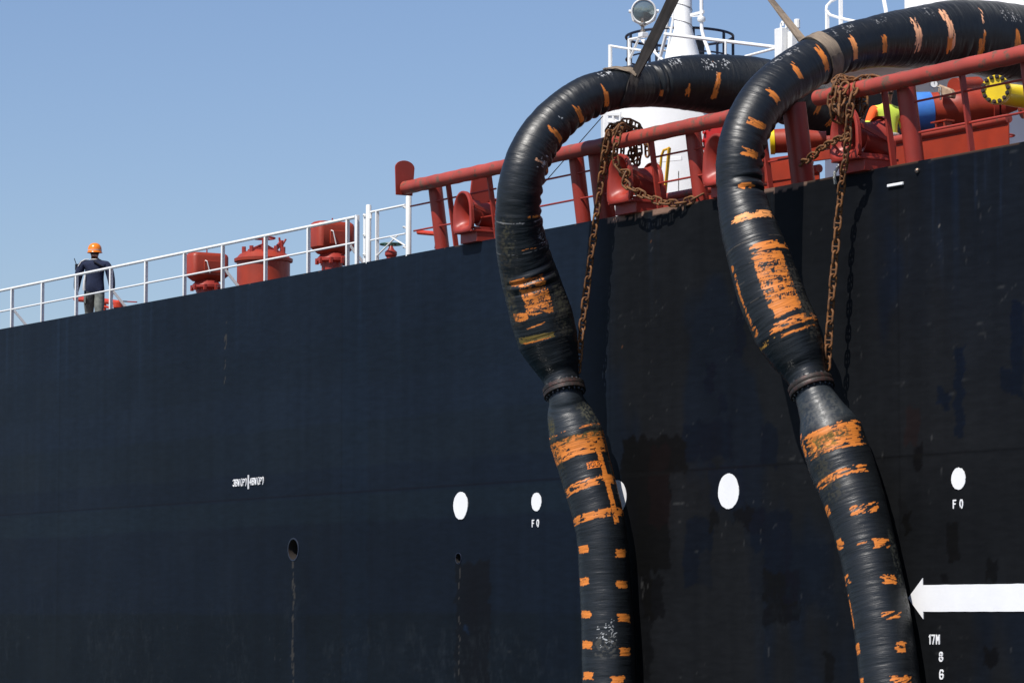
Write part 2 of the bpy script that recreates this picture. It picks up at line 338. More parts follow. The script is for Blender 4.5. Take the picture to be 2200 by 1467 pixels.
# ================================================================== SHIP
ship = thing('tanker_ship', (X(1100), 0, 0), 'huge dark navy tanker hull with white painted marks filling the frame', 'ship')
HOLES = [(631, 1180, .165), (986, 1199, .075)]
def build_hull():
    xs = np.concatenate([np.linspace(-120, -30.2, 40), np.arange(-30, 3.0, .03), np.linspace(3.1, 60, 25)])
    zs = np.concatenate([np.linspace(-1, 15.6, 12), np.arange(15.7, ZD - .01, .03), [ZD]])
    XX, ZZ = np.meshgrid(xs, zs)
    V = np.stack([XX, XX * 0, ZZ], -1).reshape(-1, 3)
    nx, nz = len(xs), len(zs)
    i = np.arange(nx - 1)[None] + np.arange(nz - 1)[:, None] * nx
    qd = np.stack([i, i + 1, i + 1 + nx, i + nx], -1).reshape(-1, 4)
    cen = V[qd].mean(1); keep = np.ones(len(qd), bool)
    for hx, hy, r in HOLES:
        c = P(hx, hy); keep &= np.hypot(cen[:, 0] - c.x, cen[:, 2] - c.z) > r
    qd = qd[keep]
    x, z = V[:, 0], V[:, 2]
    # slight dishing of the plates between frames
    V[:, 1] = .003 * np.sin(x * 2 * PI / 2.45) * np.sin(z * 2 * PI / 1.75) * ((x > -40) & (x < 4)) - .006 * (z < 19.2)
    px, py, _ = Q(V)
    px = np.clip(px, -3000, 5200); py = np.clip(py, -500, 9000)
    base = np.array((.0056, .0098, .0180)); black = np.array((.0062, .0068, .0078)); n1 = fbm(x * .5, z * .5, seed=3)
    right = sst(1260, 1340, px + (n1 - .5) * 60)
    # left part: bluish paint in horizontal bands, darker towards the bottom
    left = base * np.ones((len(x), 3))
    def band(z0, z1, mul, xx=None):
        nonlocal left
        e = .02 + (fbm(x * .8, z * 3, seed=9) - .5) * .06
        k = sst(z0 - .03, z0 + .03, z + e) * (1 - sst(z1 - .03, z1 + .03, z + e))
        if xx is not None: k = k * xx
        left = left * (1 - k[:, None] * (1 - np.array(mul)))
    band(19.2, 19.62, (.76, .76, .80)); band(18.78, 19.2, (.86, .92, .84)); band(17.4, 18.78, (.66, .66, .70))
    band(16.2, 17.4, (.58, .56, .50)); band(0, 16.2, (.62, .62, .62))
    band(20.9, 21.6, (.93, .93, .9)); band(19.62, 20.3, (.95, .93, .85))
    # right part: older black paint, patchy touch-ups
    rc = black * (0.85 + .5 * fbm(x * .9, z * 1.4, seed=21))[:, None]
    nb = fbm(x * .7 + 9, z * .35, seed=31)
    rc = rc * (1 - sst(.5, .62, nb)[:, None] * (1 - np.array((.72, .95, 1.35))))
    c = left * (1 - right[:, None]) + rc * right[:, None]
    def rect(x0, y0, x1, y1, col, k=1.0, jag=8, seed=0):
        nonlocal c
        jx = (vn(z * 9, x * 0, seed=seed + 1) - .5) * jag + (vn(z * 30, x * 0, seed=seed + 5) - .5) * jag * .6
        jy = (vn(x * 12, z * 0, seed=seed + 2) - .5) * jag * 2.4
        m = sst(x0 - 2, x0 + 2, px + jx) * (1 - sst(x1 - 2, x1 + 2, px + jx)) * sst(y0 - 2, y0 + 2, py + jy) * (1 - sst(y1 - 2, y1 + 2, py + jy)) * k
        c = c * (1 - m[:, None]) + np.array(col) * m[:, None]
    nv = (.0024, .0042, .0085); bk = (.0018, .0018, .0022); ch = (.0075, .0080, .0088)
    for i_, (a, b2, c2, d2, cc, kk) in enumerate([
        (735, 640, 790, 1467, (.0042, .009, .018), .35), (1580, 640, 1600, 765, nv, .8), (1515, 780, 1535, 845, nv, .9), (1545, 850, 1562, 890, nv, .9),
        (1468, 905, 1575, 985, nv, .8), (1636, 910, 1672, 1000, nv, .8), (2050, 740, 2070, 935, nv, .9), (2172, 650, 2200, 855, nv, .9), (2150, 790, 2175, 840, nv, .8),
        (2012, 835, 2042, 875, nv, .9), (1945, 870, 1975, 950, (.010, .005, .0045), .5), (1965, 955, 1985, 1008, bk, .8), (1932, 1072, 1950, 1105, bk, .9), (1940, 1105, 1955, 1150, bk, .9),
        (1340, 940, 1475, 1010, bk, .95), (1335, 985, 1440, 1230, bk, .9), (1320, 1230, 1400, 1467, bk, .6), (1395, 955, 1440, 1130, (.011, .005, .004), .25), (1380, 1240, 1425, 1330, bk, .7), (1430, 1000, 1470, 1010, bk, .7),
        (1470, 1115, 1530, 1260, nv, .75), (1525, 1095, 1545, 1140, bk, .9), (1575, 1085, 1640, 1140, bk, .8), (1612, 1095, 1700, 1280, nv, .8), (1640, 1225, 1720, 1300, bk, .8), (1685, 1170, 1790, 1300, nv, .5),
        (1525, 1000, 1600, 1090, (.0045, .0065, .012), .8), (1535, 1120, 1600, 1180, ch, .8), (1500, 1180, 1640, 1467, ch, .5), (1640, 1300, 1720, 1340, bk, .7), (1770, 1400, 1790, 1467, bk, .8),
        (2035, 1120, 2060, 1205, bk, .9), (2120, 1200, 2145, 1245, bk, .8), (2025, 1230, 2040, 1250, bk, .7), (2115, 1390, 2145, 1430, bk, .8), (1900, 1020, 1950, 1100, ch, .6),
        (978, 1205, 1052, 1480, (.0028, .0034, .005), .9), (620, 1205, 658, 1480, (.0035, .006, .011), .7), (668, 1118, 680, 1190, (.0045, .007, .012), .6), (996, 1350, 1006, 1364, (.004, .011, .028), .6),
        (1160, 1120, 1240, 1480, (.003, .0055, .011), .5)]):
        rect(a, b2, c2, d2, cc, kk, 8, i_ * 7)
    # streaks and salt below the deck edge
    st = sst(.60, .85, fbm(x * 7, z * .25, seed=40)) * sst(0, 1, (py * 0 + (z - 20.6)) / 2.0) * .5
    c = c + st[:, None] * np.array((.003, .007, .014))
    st2 = sst(.62, .8, fbm(x * 9, z * .6, seed=47)) * right * sst(20, 22.5, z)
    c = c + st2[:, None] * np.array((.004, .006, .010)) * sst(1850, 2150, px)[:, None]
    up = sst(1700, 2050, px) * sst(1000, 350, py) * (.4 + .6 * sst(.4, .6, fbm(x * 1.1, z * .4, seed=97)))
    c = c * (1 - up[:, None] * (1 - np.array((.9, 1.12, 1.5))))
    # scratches, mostly right and low
    for sd, k1 in ((50, (2.2, 26)), (52, (22, 2.2)), (54, (3, 40))):
        ang = .15 * (sd - 52) + .2
        u = x * math.cos(ang) + z * math.sin(ang); v = -x * math.sin(ang) + z * math.cos(ang)
        s = sst(.80, .9, fbm(u * k1[0], v * k1[1], seed=sd, o=3)) * sst(.5, .62, fbm(x * .8, z * .8, seed=sd + 3))
        s = s * np.clip(right * 1.0 + sst(1230, 1450, py) * .7, 0, 1)
        c = c + s[:, None] * np.array((.020, .020, .019))
    # salt and scuffs low on the plating
    bl = sst(.50, .66, fbm(x * .55, z * .9, seed=90)) * sst(1180, 1400, py)
    fn = sst(.55, .8, fbm(x * 9, z * 5, seed=91)) + .8 * sst(.62, .74, fbm(x * 30 + z * 9, z * 6, seed=92, o=3))
    c = c + (bl * fn)[:, None] * np.array((.0035, .0042, .0048))
    c = c * (1 + .55 * (fbm(x * .25, z * .5, seed=94) - .5))[:, None]
    c = c * (1 + .35 * (fbm(x * 6, z * .35, seed=95) - .5))[:, None]
    # seam
    sm = np.exp(-((z - 19.2) / .016) ** 2); c = c * (1 - .8 * sm[:, None])
    # vertical butt welds, faint
    for xp in (130, 735, 1310, 1930):
        c = c * (1 - .25 * np.exp(-((x - X(xp)) / .02) ** 2)[:, None])
    # scraped edge of the deck
    ed = (z > ZD - .03) & (vn(x * 6, z * 8, seed=60) > .9 - .9 * ((px > 1300) & (px < 1500)) - .45 * (px > 1640) - .15 * (px > 950))
    c[ed] = (.085, .05, .035)
    sc = (px > 1305) & (px < 1470) & (py < (470 - (px - 1310) * .19) + 14 * fbm(x * 6, z * 6, seed=61) + 3) & (fbm(x * 9, z * 9, seed=62) > .38)
    c[sc] = (.22, .135, .10)
    sc = ((px > 1640) & (px < 1735)) & (z > ZD - .1 * fbm(x * 9, z * 9, seed=63))
    c[sc] = (.16, .10, .075)
    # water runs below the two openings, small chips and specks
    for hx, y0, w in ((630, 1203, 5), (986, 1212, 3), (484, 690, 4)):
        y1 = 1480 if hx != 484 else 830
        cx = hx + (vn(z * 3, z * 0, seed=hx) - .5) * 3
        s = (np.abs(px - cx) < w * .8 * vn(z * 14, z * 0, seed=hx + 1)) & (py > y0) & (py < y1) & (vn(z * 22, x * 40, seed=hx + 2) > (.35 if hx == 630 else .62))
        c[s] = (.032, .030, .028)
    sp = (vn(x * 33, z * 33, seed=71) > .9965) & (fbm(x * .6, z * .6, seed=72) > .5)
    c[sp] = (.10, .095, .085)
    sp = (vn(x * 26, z * 26, seed=73) > .993) & (px > 1310) & (py < 800)
    c[sp] = (.07, .032, .014)
    c = np.clip(c, 0.003, 1)
    rgh = .42 + .12 * right + .06 * (fbm(x * .6, z * .9, seed=80) - .5)
    col = np.concatenate([c, np.ones((len(c), 1))], 1)
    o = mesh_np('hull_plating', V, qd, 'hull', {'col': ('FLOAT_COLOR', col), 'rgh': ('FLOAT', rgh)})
    o.parent = ship; o.matrix_parent_inverse = Matrix.Translation(ship.location).inverted()
    return o
hull = build_hull()
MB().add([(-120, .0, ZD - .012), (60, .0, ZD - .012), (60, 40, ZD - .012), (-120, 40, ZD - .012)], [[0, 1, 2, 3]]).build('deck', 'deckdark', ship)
MB().box((-30, .016, ZD - .2), (180, .02, .38)).build('gunwale', 'black', ship)
mb = MB().box((-30, 20.6, 10), (178, 41, 24.9)); mb.build('hull_body', 'black', ship) if False else None
# far side and underside of the ship so that it is a solid body from elsewhere
MB().add([(-120, 40, -1), (60, 40, -1), (60, 40, ZD - .012), (-120, 40, ZD - .012), (-120, 0.03, -1), (60, 0.03, -1), (-120, 0.03, ZD - .012), (60, .03, ZD - .012)],
         [[0, 1, 2, 3], [0, 3, 6, 4], [1, 5, 7, 2]]).build('hull_far_plating', 'black', ship)
def disc(px, py, r, name, seed):
    c = P(px, py); rs = np.random.RandomState(seed)
    pts = [(c.x + r * math.cos(a) * (1 + .02 * math.sin(3 * a + seed)) + rs.uniform(-.003, .003), -.016, c.z + r * math.sin(a) + rs.uniform(-.004, .004)) for a in np.linspace(0, 2 * PI, 60, endpoint=False)]
    MB().prism(pts, (0, .0165, 0)).build(name, 'mark', ship, smooth=0)
for i, (px, py, r) in enumerate([(991, 1086, .197), (1154, 1078, .128), (1327, 1067, .225), (1567, 1055, .225), (2061, 1028, .127)]):
    disc(px, py, r, 'painted_disc', i)
a0 = P(1952, 1284); HB = -.016
pts = [(a0.x - .02, a0.z)]
tipx = P(1953, 1284).x; hx = P(1985, 1284).x; zt = P(2000, 1256).z; zb = P(2000, 1313).z; zt2 = P(1983, 1241).z; zb2 = P(1985, 1329).z; xe = 3.2
pts = [(tipx, a0.z), (hx, zt2), (hx, zt)] + [(hx + (xe - hx) * t, zt + .004 * math.sin(t * 70) * random.random()) for t in np.linspace(.05, 1, 30)] + [(hx + (xe - hx) * t, zb - .003 * random.random()) for t in np.linspace(1, .05, 30)] + [(hx, zb), (hx, zb2)]
MB().prism([(x, HB, z) for x, z in pts], (0, .0165, 0)).build('painted_arrow', 'mark', ship, smooth=0)
def lettering(name, items, sw=.02, parent=ship):
    for txt, px, py, h, gap, wr in items:
        o = P(px, py); x = o.x
        for ch in txt:
            if ch != ' ':
                mb = MB(); letter_mesh(mb, ch, (x, o.z), h, sw, gap, wr, -.014); mb.build(name, 'mark', parent, smooth=0)
            x += h * wr * (.5 if ch in '1I' else 1) + h * gap * .8
lettering('painted_letter', [('F O', 1145, 1131, .088, .25, .5)], .018)
lettering('painted_letter', [('F O', 2050, 1091, .088, .25, .5)], .018)
lettering('draft_number', [('17M', 1997, 1382, .098, .42, .52), ('8', 2020, 1419, .098, .2, .6), ('6', 2021, 1457, .098, .2, .6)], .018)
o = lettering('painted_letter', [('3BW(P)', 502, 1044, .10, .34, .58), ('4BW(P)', 538, 1041, .10, .34, .58)], .015)
mb = MB(); a = P(535, 1020); b = P(535, 1050); mb.box((a.x, -.009, (a.z + b.z) / 2), (.03, .014, a.z - b.z)); mb.build('tank_divider_mark', 'mark', ship, smooth=0)
a = P(1909, 400); b = P(1942, 395); mb = MB().bar((a.x, -.012, a.z), (b.x, -.012, a.z + .0), .03, .035); mb.build('welded_bar', 'mark', ship, .006)
a = P(1972, 367); MB().lathe((a.x, 0, a.z), [(.03, 0), (.03, .02), (.015, .035)], 12, (0, -1, 0)).build('stub', 'steel', ship)
for hx_, hy_, r in HOLES:
    c = P(hx_, hy_)
    prof = [(r * .97, .35), (r * .97, -.012), (r * 1.02, -.014), (r * 1.10, -.012), (r * 1.13, .004)]
    mb = MB(); n = 40; oo = 0
    for rr, yy in prof:
        for j in range(n): t = 2 * PI * j / n; mb.v.append(Vector((c.x + rr * math.cos(t), yy, c.z + rr * math.sin(t))))
    for i in range(len(prof) - 1):
        for j in range(n): j2 = (j + 1) % n; mb.f.append([i * n + j, i * n + j2, (i + 1) * n + j2, (i + 1) * n + j]); mb.m.append(1 if i == 0 else 0)
    mb.f.append([j for j in range(n)]); mb.m.append(1)
    mb.build('drain_opening', ['navyrail', 'darkhole'], ship)

# ================================================================== LEFT RAILING
def gz(px, Y, py): return P(px, py, Y).z
RY = .06
def pipe_line(mb, pts, r, n=12): mb.tube(pts, r, n)
rail = thing('deck_railing', P(400, 640, RY), 'long white two-bar railing on the deck edge, left of the white gate posts', 'railing')
ztop = gz(395, RY, 543); zmid = gz(395, RY, 593)
xl, xr = X(-400, RY), P(764, 462, RY).x
MB().tube([(xl, RY, ztop), (xr, RY, ztop)], .026, 12).build('top_rail', 'white', rail)
MB().tube([(xl, RY - .0, zmid), (xr, RY - .0, zmid)], .017, 10).build('middle_rail', 'white', rail)
for k, px in enumerate([-350, -280, -200, -125, -48, 25, 90, 163, 237, 312, 395, 477, 569, 661, 745]):
    x = P(px, 650, RY).x
    MB().box((x, RY + .01, (ZD + ztop) / 2 - .01), (.014, .072, ztop - ZD - .02)).box((x + .017, RY - .018, (ZD + ztop) / 2 - .01), (.03, .01, ztop - ZD - .024)).build('post', 'white', rail, .003)
    if px in (-350, -125, 25, 237, 477, 745):
        MB().bar((x + .01, RY + .05, zmid - .02), (x + .01, RY + .40, ZD - .05), .012, .05).build('brace', 'white', rail, .002)
# gate between heavy posts
def heavy_post(px, py0, py1, r, label):
    Y = -.02 + .06; a = P(px, py0, Y)
    t = thing('white_gate_post', (a.x, Y, ZD), label, 'post', 'heavy white posts at the gate')
    MB().lathe((a.x, Y, ZD - .02), [(r, 0), (r, a.z - ZD), (r * .8, a.z - ZD + .02)], 24).build('tube', 'white', t)
    for z in (.12, .42, .72):
        if z < a.z - ZD: MB().ring((a.x - .1, Y, ZD + z), (0, .3, 1), .035, .009, 16, 8).build('hinge_eye', 'white', t)
    return a
heavy_post(792, 440, 560, .042, 'shorter heavy white gate post beside the end of the long railing')
heavy_post(878, 421, 540, .043, 'taller heavy white post next to the red pipe rail')
for px, lab in ((765, 'flat white upright right after the end of the long railing'), (783, 'flat white upright close left of the shorter gate post')):
    a = P(px, 462 if px == 765 else 459, .05)
    MBo = MB().box((a.x, .07, (ZD + a.z) / 2), (.03, .07, a.z - ZD)).box((a.x + .03, .04, (ZD + a.z) / 2 - .01), (.05, .012, a.z - ZD - .02)).build('flat_upright', 'white', None, .003)
    tag(MBo, lab, 'upright', 'flat white uprights by the gate')
gt = thing('white_gate', P(840, 520, .05), 'small white rail gate hung between the two heavy white posts', 'gate')
xa, xb = P(797, 455, .05).x, P(871, 455, .05).x; za = gz(840, .05, 447); zb_ = gz(840, .05, 508)
MB().tube([(xa, .05, za - .1), (xa, .05, za), (xb, .05, za)], .018, 10).build('top_rail', 'white', gt)
MB().tube([(xa, .05, zb_), (xb, .05, zb_)], .013, 10).build('middle_rail', 'white', gt)
x = P(809, 500, .05).x; MB().box((x, .06, (ZD + za) / 2), (.03, .055, za - ZD - .01)).build('post', 'white', gt, .003)
MB().tube([(x + .02, .05, ZD + .08), (x + .65, .05, zb_)], .012, 8).tube([(xb, .05, ZD + .15), (xb - .45, .05, zb_)], .012, 8).build('brace', 'white', gt)
# hand wheel valve behind the gate
a = P(840, 545, .8)
hv = thing('valve', (a.x, .8, ZD), 'small red valve with a dark green handwheel behind the white gate', 'valve')
zt_ = P(840, 525, .8).z
MB().lathe((a.x, .8, ZD), [(.12, 0), (.12, .05), (.075, .06), (.07, zt_ - ZD - .2), (.095, zt_ - ZD - .17), (.095, zt_ - ZD - .12), (.05, zt_ - ZD - .08), (.015, zt_ - ZD)], 20).build('body', 'red', hv)
mb = MB().ring((a.x, .8, zt_), (0, 0, 1), .165, .014, 32, 8)
for k in range(4): mb.cyl((a.x, .8, zt_), (a.x + .16 * math.cos(k * PI / 2 + .3), .8 + .16 * math.sin(k * PI / 2 + .3), zt_), .009, 6)
mb.lathe((a.x, .8, zt_ - .02), [(.03, 0), (.03, .05)], 12).build('handwheel', 'green', hv)
# ================================================================== TANK VENTS AND HATCH
def vent(px0, px1, pyt, pyb, Y, label):
    a = P((px0 + px1) / 2, pyt, Y); s = Q(a)[2]
    # box: y extent seen as .85, x extent as .53
    wpx = (px1 - px0) / s; ly = wpx * .80 / .85; lx = wpx * .28 / .53; hh = (pyb - pyt) / s
    t = thing('tank_vent', (a.x, Y, ZD), label, 'vent', 'red tank vents behind the railing')
    x0, z1 = a.x, a.z; z0 = z1 - hh
    mb = MB()
    def rr(w, l, z, k=.12):
        pts = []
        for cx, cy, q in ((1, 1, 0), (-1, 1, 1), (-1, -1, 2), (1, -1, 3)):
            for i in range(6):
                an = (q + i / 5) * PI / 2; pts.append((x0 + cx * (w / 2 - k) + k * math.cos(an), Y + cy * (l / 2 - k) + k * math.sin(an), z))
        return pts
    secs = [(lx * .55, ly * .55, z0, .06), (lx * .62, ly * .7, z0 + .01, .08), (lx, ly, z0 + hh * .22, .09), (lx, ly, z1 - hh * .14, .09), (lx * .94, ly * .96, z1 - .03, .085), (lx * .80, ly * .86, z1, .08)]
    n = 24
    for w, l, z, k in secs: mb.v += [Vector(p) for p in rr(w, l, z, k)]
    for i in range(len(secs) - 1):
        for j in range(n): j2 = (j + 1) % n; mb.f.append([i * n + j, i * n + j2, (i + 1) * n + j2, (i + 1) * n + j]); mb.m.append(0)
    mb.f.append(list(range(n))[::-1]); mb.f.append([(len(secs) - 1) * n + j for j in range(n)]); mb.m += [0, 0]
    hd = mb.build('hood', 'deckred', t)
    mb = MB().box((x0 + lx / 2 + .006, Y + .02, (z0 + z1) / 2 - .0), (.03, ly * .5, hh * .42)); dr = mb.build('door', 'deckred', t, .008)
    MB().tube([(x0 + lx / 2 + .02, Y - ly * .2, z0 + hh * .70), (x0 + lx / 2 + .05, Y - ly * .17, z0 + hh * .68), (x0 + lx / 2 + .05, Y - ly * .09, z0 + hh * .28)], .009, 8).build('handle', 'white', dr)
    mb = MB()
    segs, wid = strokes('PRES AVR', .055, .3, .6)
    for (u0, v0), (u1, v1) in segs:
        mb.bar((x0 + lx / 2 + .002, Y - wid / 2 + u0, z1 - hh * .2 + v0), (x0 + lx / 2 + .002, Y - wid / 2 + u1, z1 - hh * .2 + v1), .008, .008, (1, 0, 0))
    if False: mb.build('cast_lettering', 'red', t)
    mb = MB().lathe((x0, Y, ZD), [(ly * .42, 0), (ly * .42, .04), (ly * .25, .06), (ly * .25, z0 - ZD - .13), (ly * .36, z0 - ZD - .11), (ly * .36, z0 - ZD - .06), (ly * .26, z0 - ZD + .02)], 28)
    for k in range(8): q = k * PI / 4 + .2; mb.box((x0 + ly * .36 * math.cos(q), Y + ly * .36 * math.sin(q), z0 - .11), (.05, .05, .1))
    mb.build('neck', 'red', t, .004)
    MB().cyl((x0, Y, z1 - .01), (x0, Y, z1 + .07), .012, 8).build('indicator_pin', 'red', t)
vent(398, 491, 545, 606, 1.5, 'left red tank vent hood, between the orange helmeted man and the round hatch')
vent(666, 762, 478, 548, 1.6, 'right red tank vent hood, partly behind the railing end uprights')
def hatch():
    Y = 1.55; c = P(566, 590, Y); s = Q(c)[2]; r = 57 / s; zt = P(566, 557, Y).z; x = c.x
    t = thing('tank_hatch', (x, Y, ZD), 'round red tank hatch with a screw handwheel on top, between the two vents', 'hatch')
    MB().lathe((x, Y, ZD), [(r, 0), (r, zt - ZD - .05)], 48).build('coaming', 'deckred', t)
    MB().lathe((x, Y, zt - .05), [(r + .045, 0), (r + .05, .05), (r, .075), (r * .9, .13), (r * .62, .19), (0.05, .21)], 48).build('lid', 'deckred', t)
    zl = zt + .12; zw = P(566, 512, Y).z
    mb = MB()
    for sy in (-1, 1):
        mb.bar((x, Y + sy * .0, zw - .12), (x, Y + sy * r * .62, zl), .05, .07)
        mb.bar((x + .06, Y, zw - .16), (x + .06, Y + sy * r * .45, zl + .0), .02, .05)
    mb.bar((x, Y + r * .5, zl + .06), (x, Y + r * .78, zl + .2), .05, .07).build('yoke', 'red', t, .006)
    MB().bar((x + .02, Y + r * .78, zl - .28), (x + .02, Y + r * .74, zl + .22), .05, .05).bar((x, Y + r * .74, zl + .1), (x, Y + r * .66, zl + .27), .03, .03).bar((x, Y + r * .74, zl + .1), (x, Y + r * .95, zl + .25), .03, .03).build('locking_arm', 'red', t, .006)
    mb = MB().ring((x, Y, zw), (0, 0, 1), .19, .016, 36, 8).cyl((x, Y, zl - .05), (x, Y, zw + .02), .03, 12)
    for k in range(3): q = k * 2.1; mb.cyl((x, Y, zw), (x + .185 * math.cos(q), Y + .185 * math.sin(q), zw), .012, 6)
    mb.build('handwheel', 'red', t)
    for k in range(10):
        q = k * 2 * PI / 10 + .15; MB().cyl((x + r * .78 * math.cos(q), Y + r * .78 * math.sin(q), zt + .05), (x + r * .78 * math.cos(q), Y + r * .78 * math.sin(q), zt + .2), .035, 6).build('dog_bolt', 'red', t)
    a = P(531, 605, Y)
    MB().tube([P(515, 620, .8), P(516, 600, .8), P(525, 593, .8), P(535, 597, .8), P(545, 608, .8)], .02, 8).build('bent_pipe', 'red', t) if False else None
hatch()
# red fire monitor behind the man
Y = 3.0
fm = thing('fire_monitor', (P(225, 640, Y).x, Y, ZD), 'orange red horizontal water monitor on the deck behind the walking man', 'fire monitor')
MB().tube([P(163, 642, Y), P(215, 646, Y), P(250, 650, Y)], [.055, .058, .05], 16).build('barrel', 'orangered', fm)
MB().lathe(P(254, 664, Y), [(.07, 0), (.10, .03), (.10, .13), (.06, .17)], 20).build('swivel', 'orangered', fm)
MB().tube([P(258, 647, Y), P(294, 649, Y)], .012, 8).tube([P(262, 662, Y), P(290, 661, Y)], .012, 8).build('tiller', 'red', fm)
c = P(222, 664, Y); MB().cyl((c.x, Y, ZD), (c.x, Y, P(222, 650, Y).z), .06, 16).tube([P(216, 656, Y), P(236, 661, Y)], .025, 8).build('stand', 'orangered', fm)
# small red pipe stub beside the first rail post
Y = .5
pp = thing('drain_pipe', P(915, 503, Y), 'short open ended red pipe pointing left, beside the first red post', 'pipe')
MB().tube([P(899, 499, Y), P(934, 502, Y), P(940, 504, Y), P(941, 512, Y), P(938, 535, Y)], [.036] * 5, 16, caps=False).build('pipe', 'orangered', pp)
a, b = P(899, 499, Y), P(903, 499.4, Y); MB().tube([a, b], [.031, .031], 16).build('bore', 'darkhole', pp) if False else None

# ================================================================== RED PIPE RAILS (hose saddle rail)
RR = .098; PY = -.17
def zrail(px, py): return P(px, py, PY).z
ZR = sum((zrail(1000, 374), zrail(1450, 283), zrail(1950, 167))) / 3
def pipe_rail(name, pa, pb, posts, label, group, plate=False):
    xa, xb = P(pa, 400, PY).x, P(pb, 300, PY).x
    t = thing(name, ((xa + xb) / 2, PY, ZD), label, 'guard rail', group)
    n = max(4, int((xb - xa) / .15))
    pts = [Vector((xa + (xb - xa) * i / n, PY + .004 * math.sin(i * 1.7), ZR + .004 * math.sin(i * 2.3 + 1))) for i in range(n + 1)]
    MB().tube(pts, RR, 36).build('pipe', 'railred', t)
    if plate:
        ol = []
        for k in range(13): q = PI * k / 12; ol.append((xa - .012, PY + .165 * math.cos(q), ZR + .30 + .11 * math.sin(q)))
        ol += [(xa - .012, PY - .15, ZR - .11), (xa - .012, PY + .13, ZR - .11)]
        MB().prism(ol, (-.02, 0, 0)).build('end_plate', 'red', t, .003)
    for px, r in posts:
        lean = .15; yt = PY + .19
        q = P(px, 380, yt + lean / 2).x
        MB().tube([(q, yt + lean, ZD - .06), (q, yt, ZR + .05)], r, 28).build('post', 'red', t)
    return t
def flat_stanchion(t, px, w=.035, d=.075):
    lean = .15; yt = PY + .13; x = P(px, 380, yt + .1).x
    MB().bar((x, yt + lean, ZD - .05), (x, yt, ZR - .02), w, d, (0, 1, 0)).build('stanchion', 'red', t, .003)
def rod(t, x0, x1, f):
    "thin horizontal rod at fraction f of the height between deck and pipe"
    lean = .15; y = PY + .15 + lean * (1 - f) - .02
    z = ZD + (ZR - ZD) * f
    MB().tube([(x0, y, z), (x1, y, z)], .014, 8).build('rod', 'red', t)
g = 'red hose guard rails along the deck edge'
ra = pipe_rail('hose_guard_rail', 871, 1306, [(943, .105), (1246, .105), (1293, .14)], 'left red pipe rail with a rounded end plate, starting beside the white posts', g, True)
for px in (975, 1063): flat_stanchion(ra, px)
yy = PY + .15
rod(ra, P(880, 400, yy).x, P(1310, 400, yy).x, .36); rod(ra, P(880, 400, yy).x, P(1063, 400, yy).x, .74)
rod(ra, P(1150, 400, yy).x, P(1300, 400, yy).x, .72)
rb = pipe_rail('hose_guard_rail', 1327, 1668, [(1498, .105)], 'middle red pipe rail between the chain bundle and the right hose', g)
for px in (1412,): flat_stanchion(rb, px)
flat_stanchion(rb, 1650)
rod(rb, P(1405, 400, yy).x, P(1530, 400, yy).x, .36); rod(rb, P(1405, 400, yy).x, P(1530, 400, yy).x, .72); rod(rb, P(1640, 400, yy).x, P(1700, 400, yy).x, .36)
rc_ = pipe_rail('hose_guard_rail', 1758, 2420, [(1717, .15), (1957, .115), (2225, .115)], 'right red pipe rail under the heavy rusty chain, in front of the manifold pipes', g)
for px in (1915, 2083): flat_stanchion(rc_, px)
rod(rc_, P(1965, 400, yy).x, P(2300, 400, yy).x, .36); rod(rc_, P(1965, 400, yy).x, P(2300, 400, yy).x, .74)
# ================================================================== CHOCKS
def chock_lip(mb, xc, y0, z0, w, h, hole_w, hole_h, depth, d):
    "bell mouth: D shaped outer edge flaring smoothly into the hole. d=+1 throat goes inboard, -1 outboard"
    n = 56; secs = 11; st = len(mb.v)
    def outer(t):
        # t 0..1 round the outline: flat base, straight sides, round top
        a = 2 * PI * t - PI / 2; c, s = math.cos(a), math.sin(a)
        if s < 0: p = 6.0
        else: p = 2.3
        k = (abs(c) ** p + abs(s) ** p) ** (-1 / p)
        yv = s * k * h / 2; 
        return c * k * w / 2 * (1 - .10 * (s * k)), yv
    def inner(t):
        a = 2 * PI * t - PI / 2; return math.cos(a) * hole_w / 2, math.sin(a) * hole_h / 2 + .02 * h
    # outer rim thickness
    for i in range(n):
        ox, oz = outer(i / n); mb.v.append(Vector((xc + ox * .985, y0 + d * .05, z0 + h / 2 + oz * .985)))
    for sx in range(secs):
        f = sx / (secs - 1); e = 1 - math.cos(f * PI / 2); g_ = math.sin(f * PI / 2)
        for i in range(n):
            ox, oz = outer(i / n); ix, iz = inner(i / n)
            mb.v.append(Vector((xc + ox * (1 - g_) + ix * g_, y0 + d * depth * e - d * .02 * math.sin(PI * min(1, f * 3)) * (f < .34), z0 + h / 2 + oz * (1 - g_) + iz * g_)))
    for sx in range(secs):
        for i in range(n):
            j = (i + 1) % n; a = st + sx * n
            mb.f.append([a + i, a + j, a + n + j, a + n + i]); mb.m.append(mb.cur)
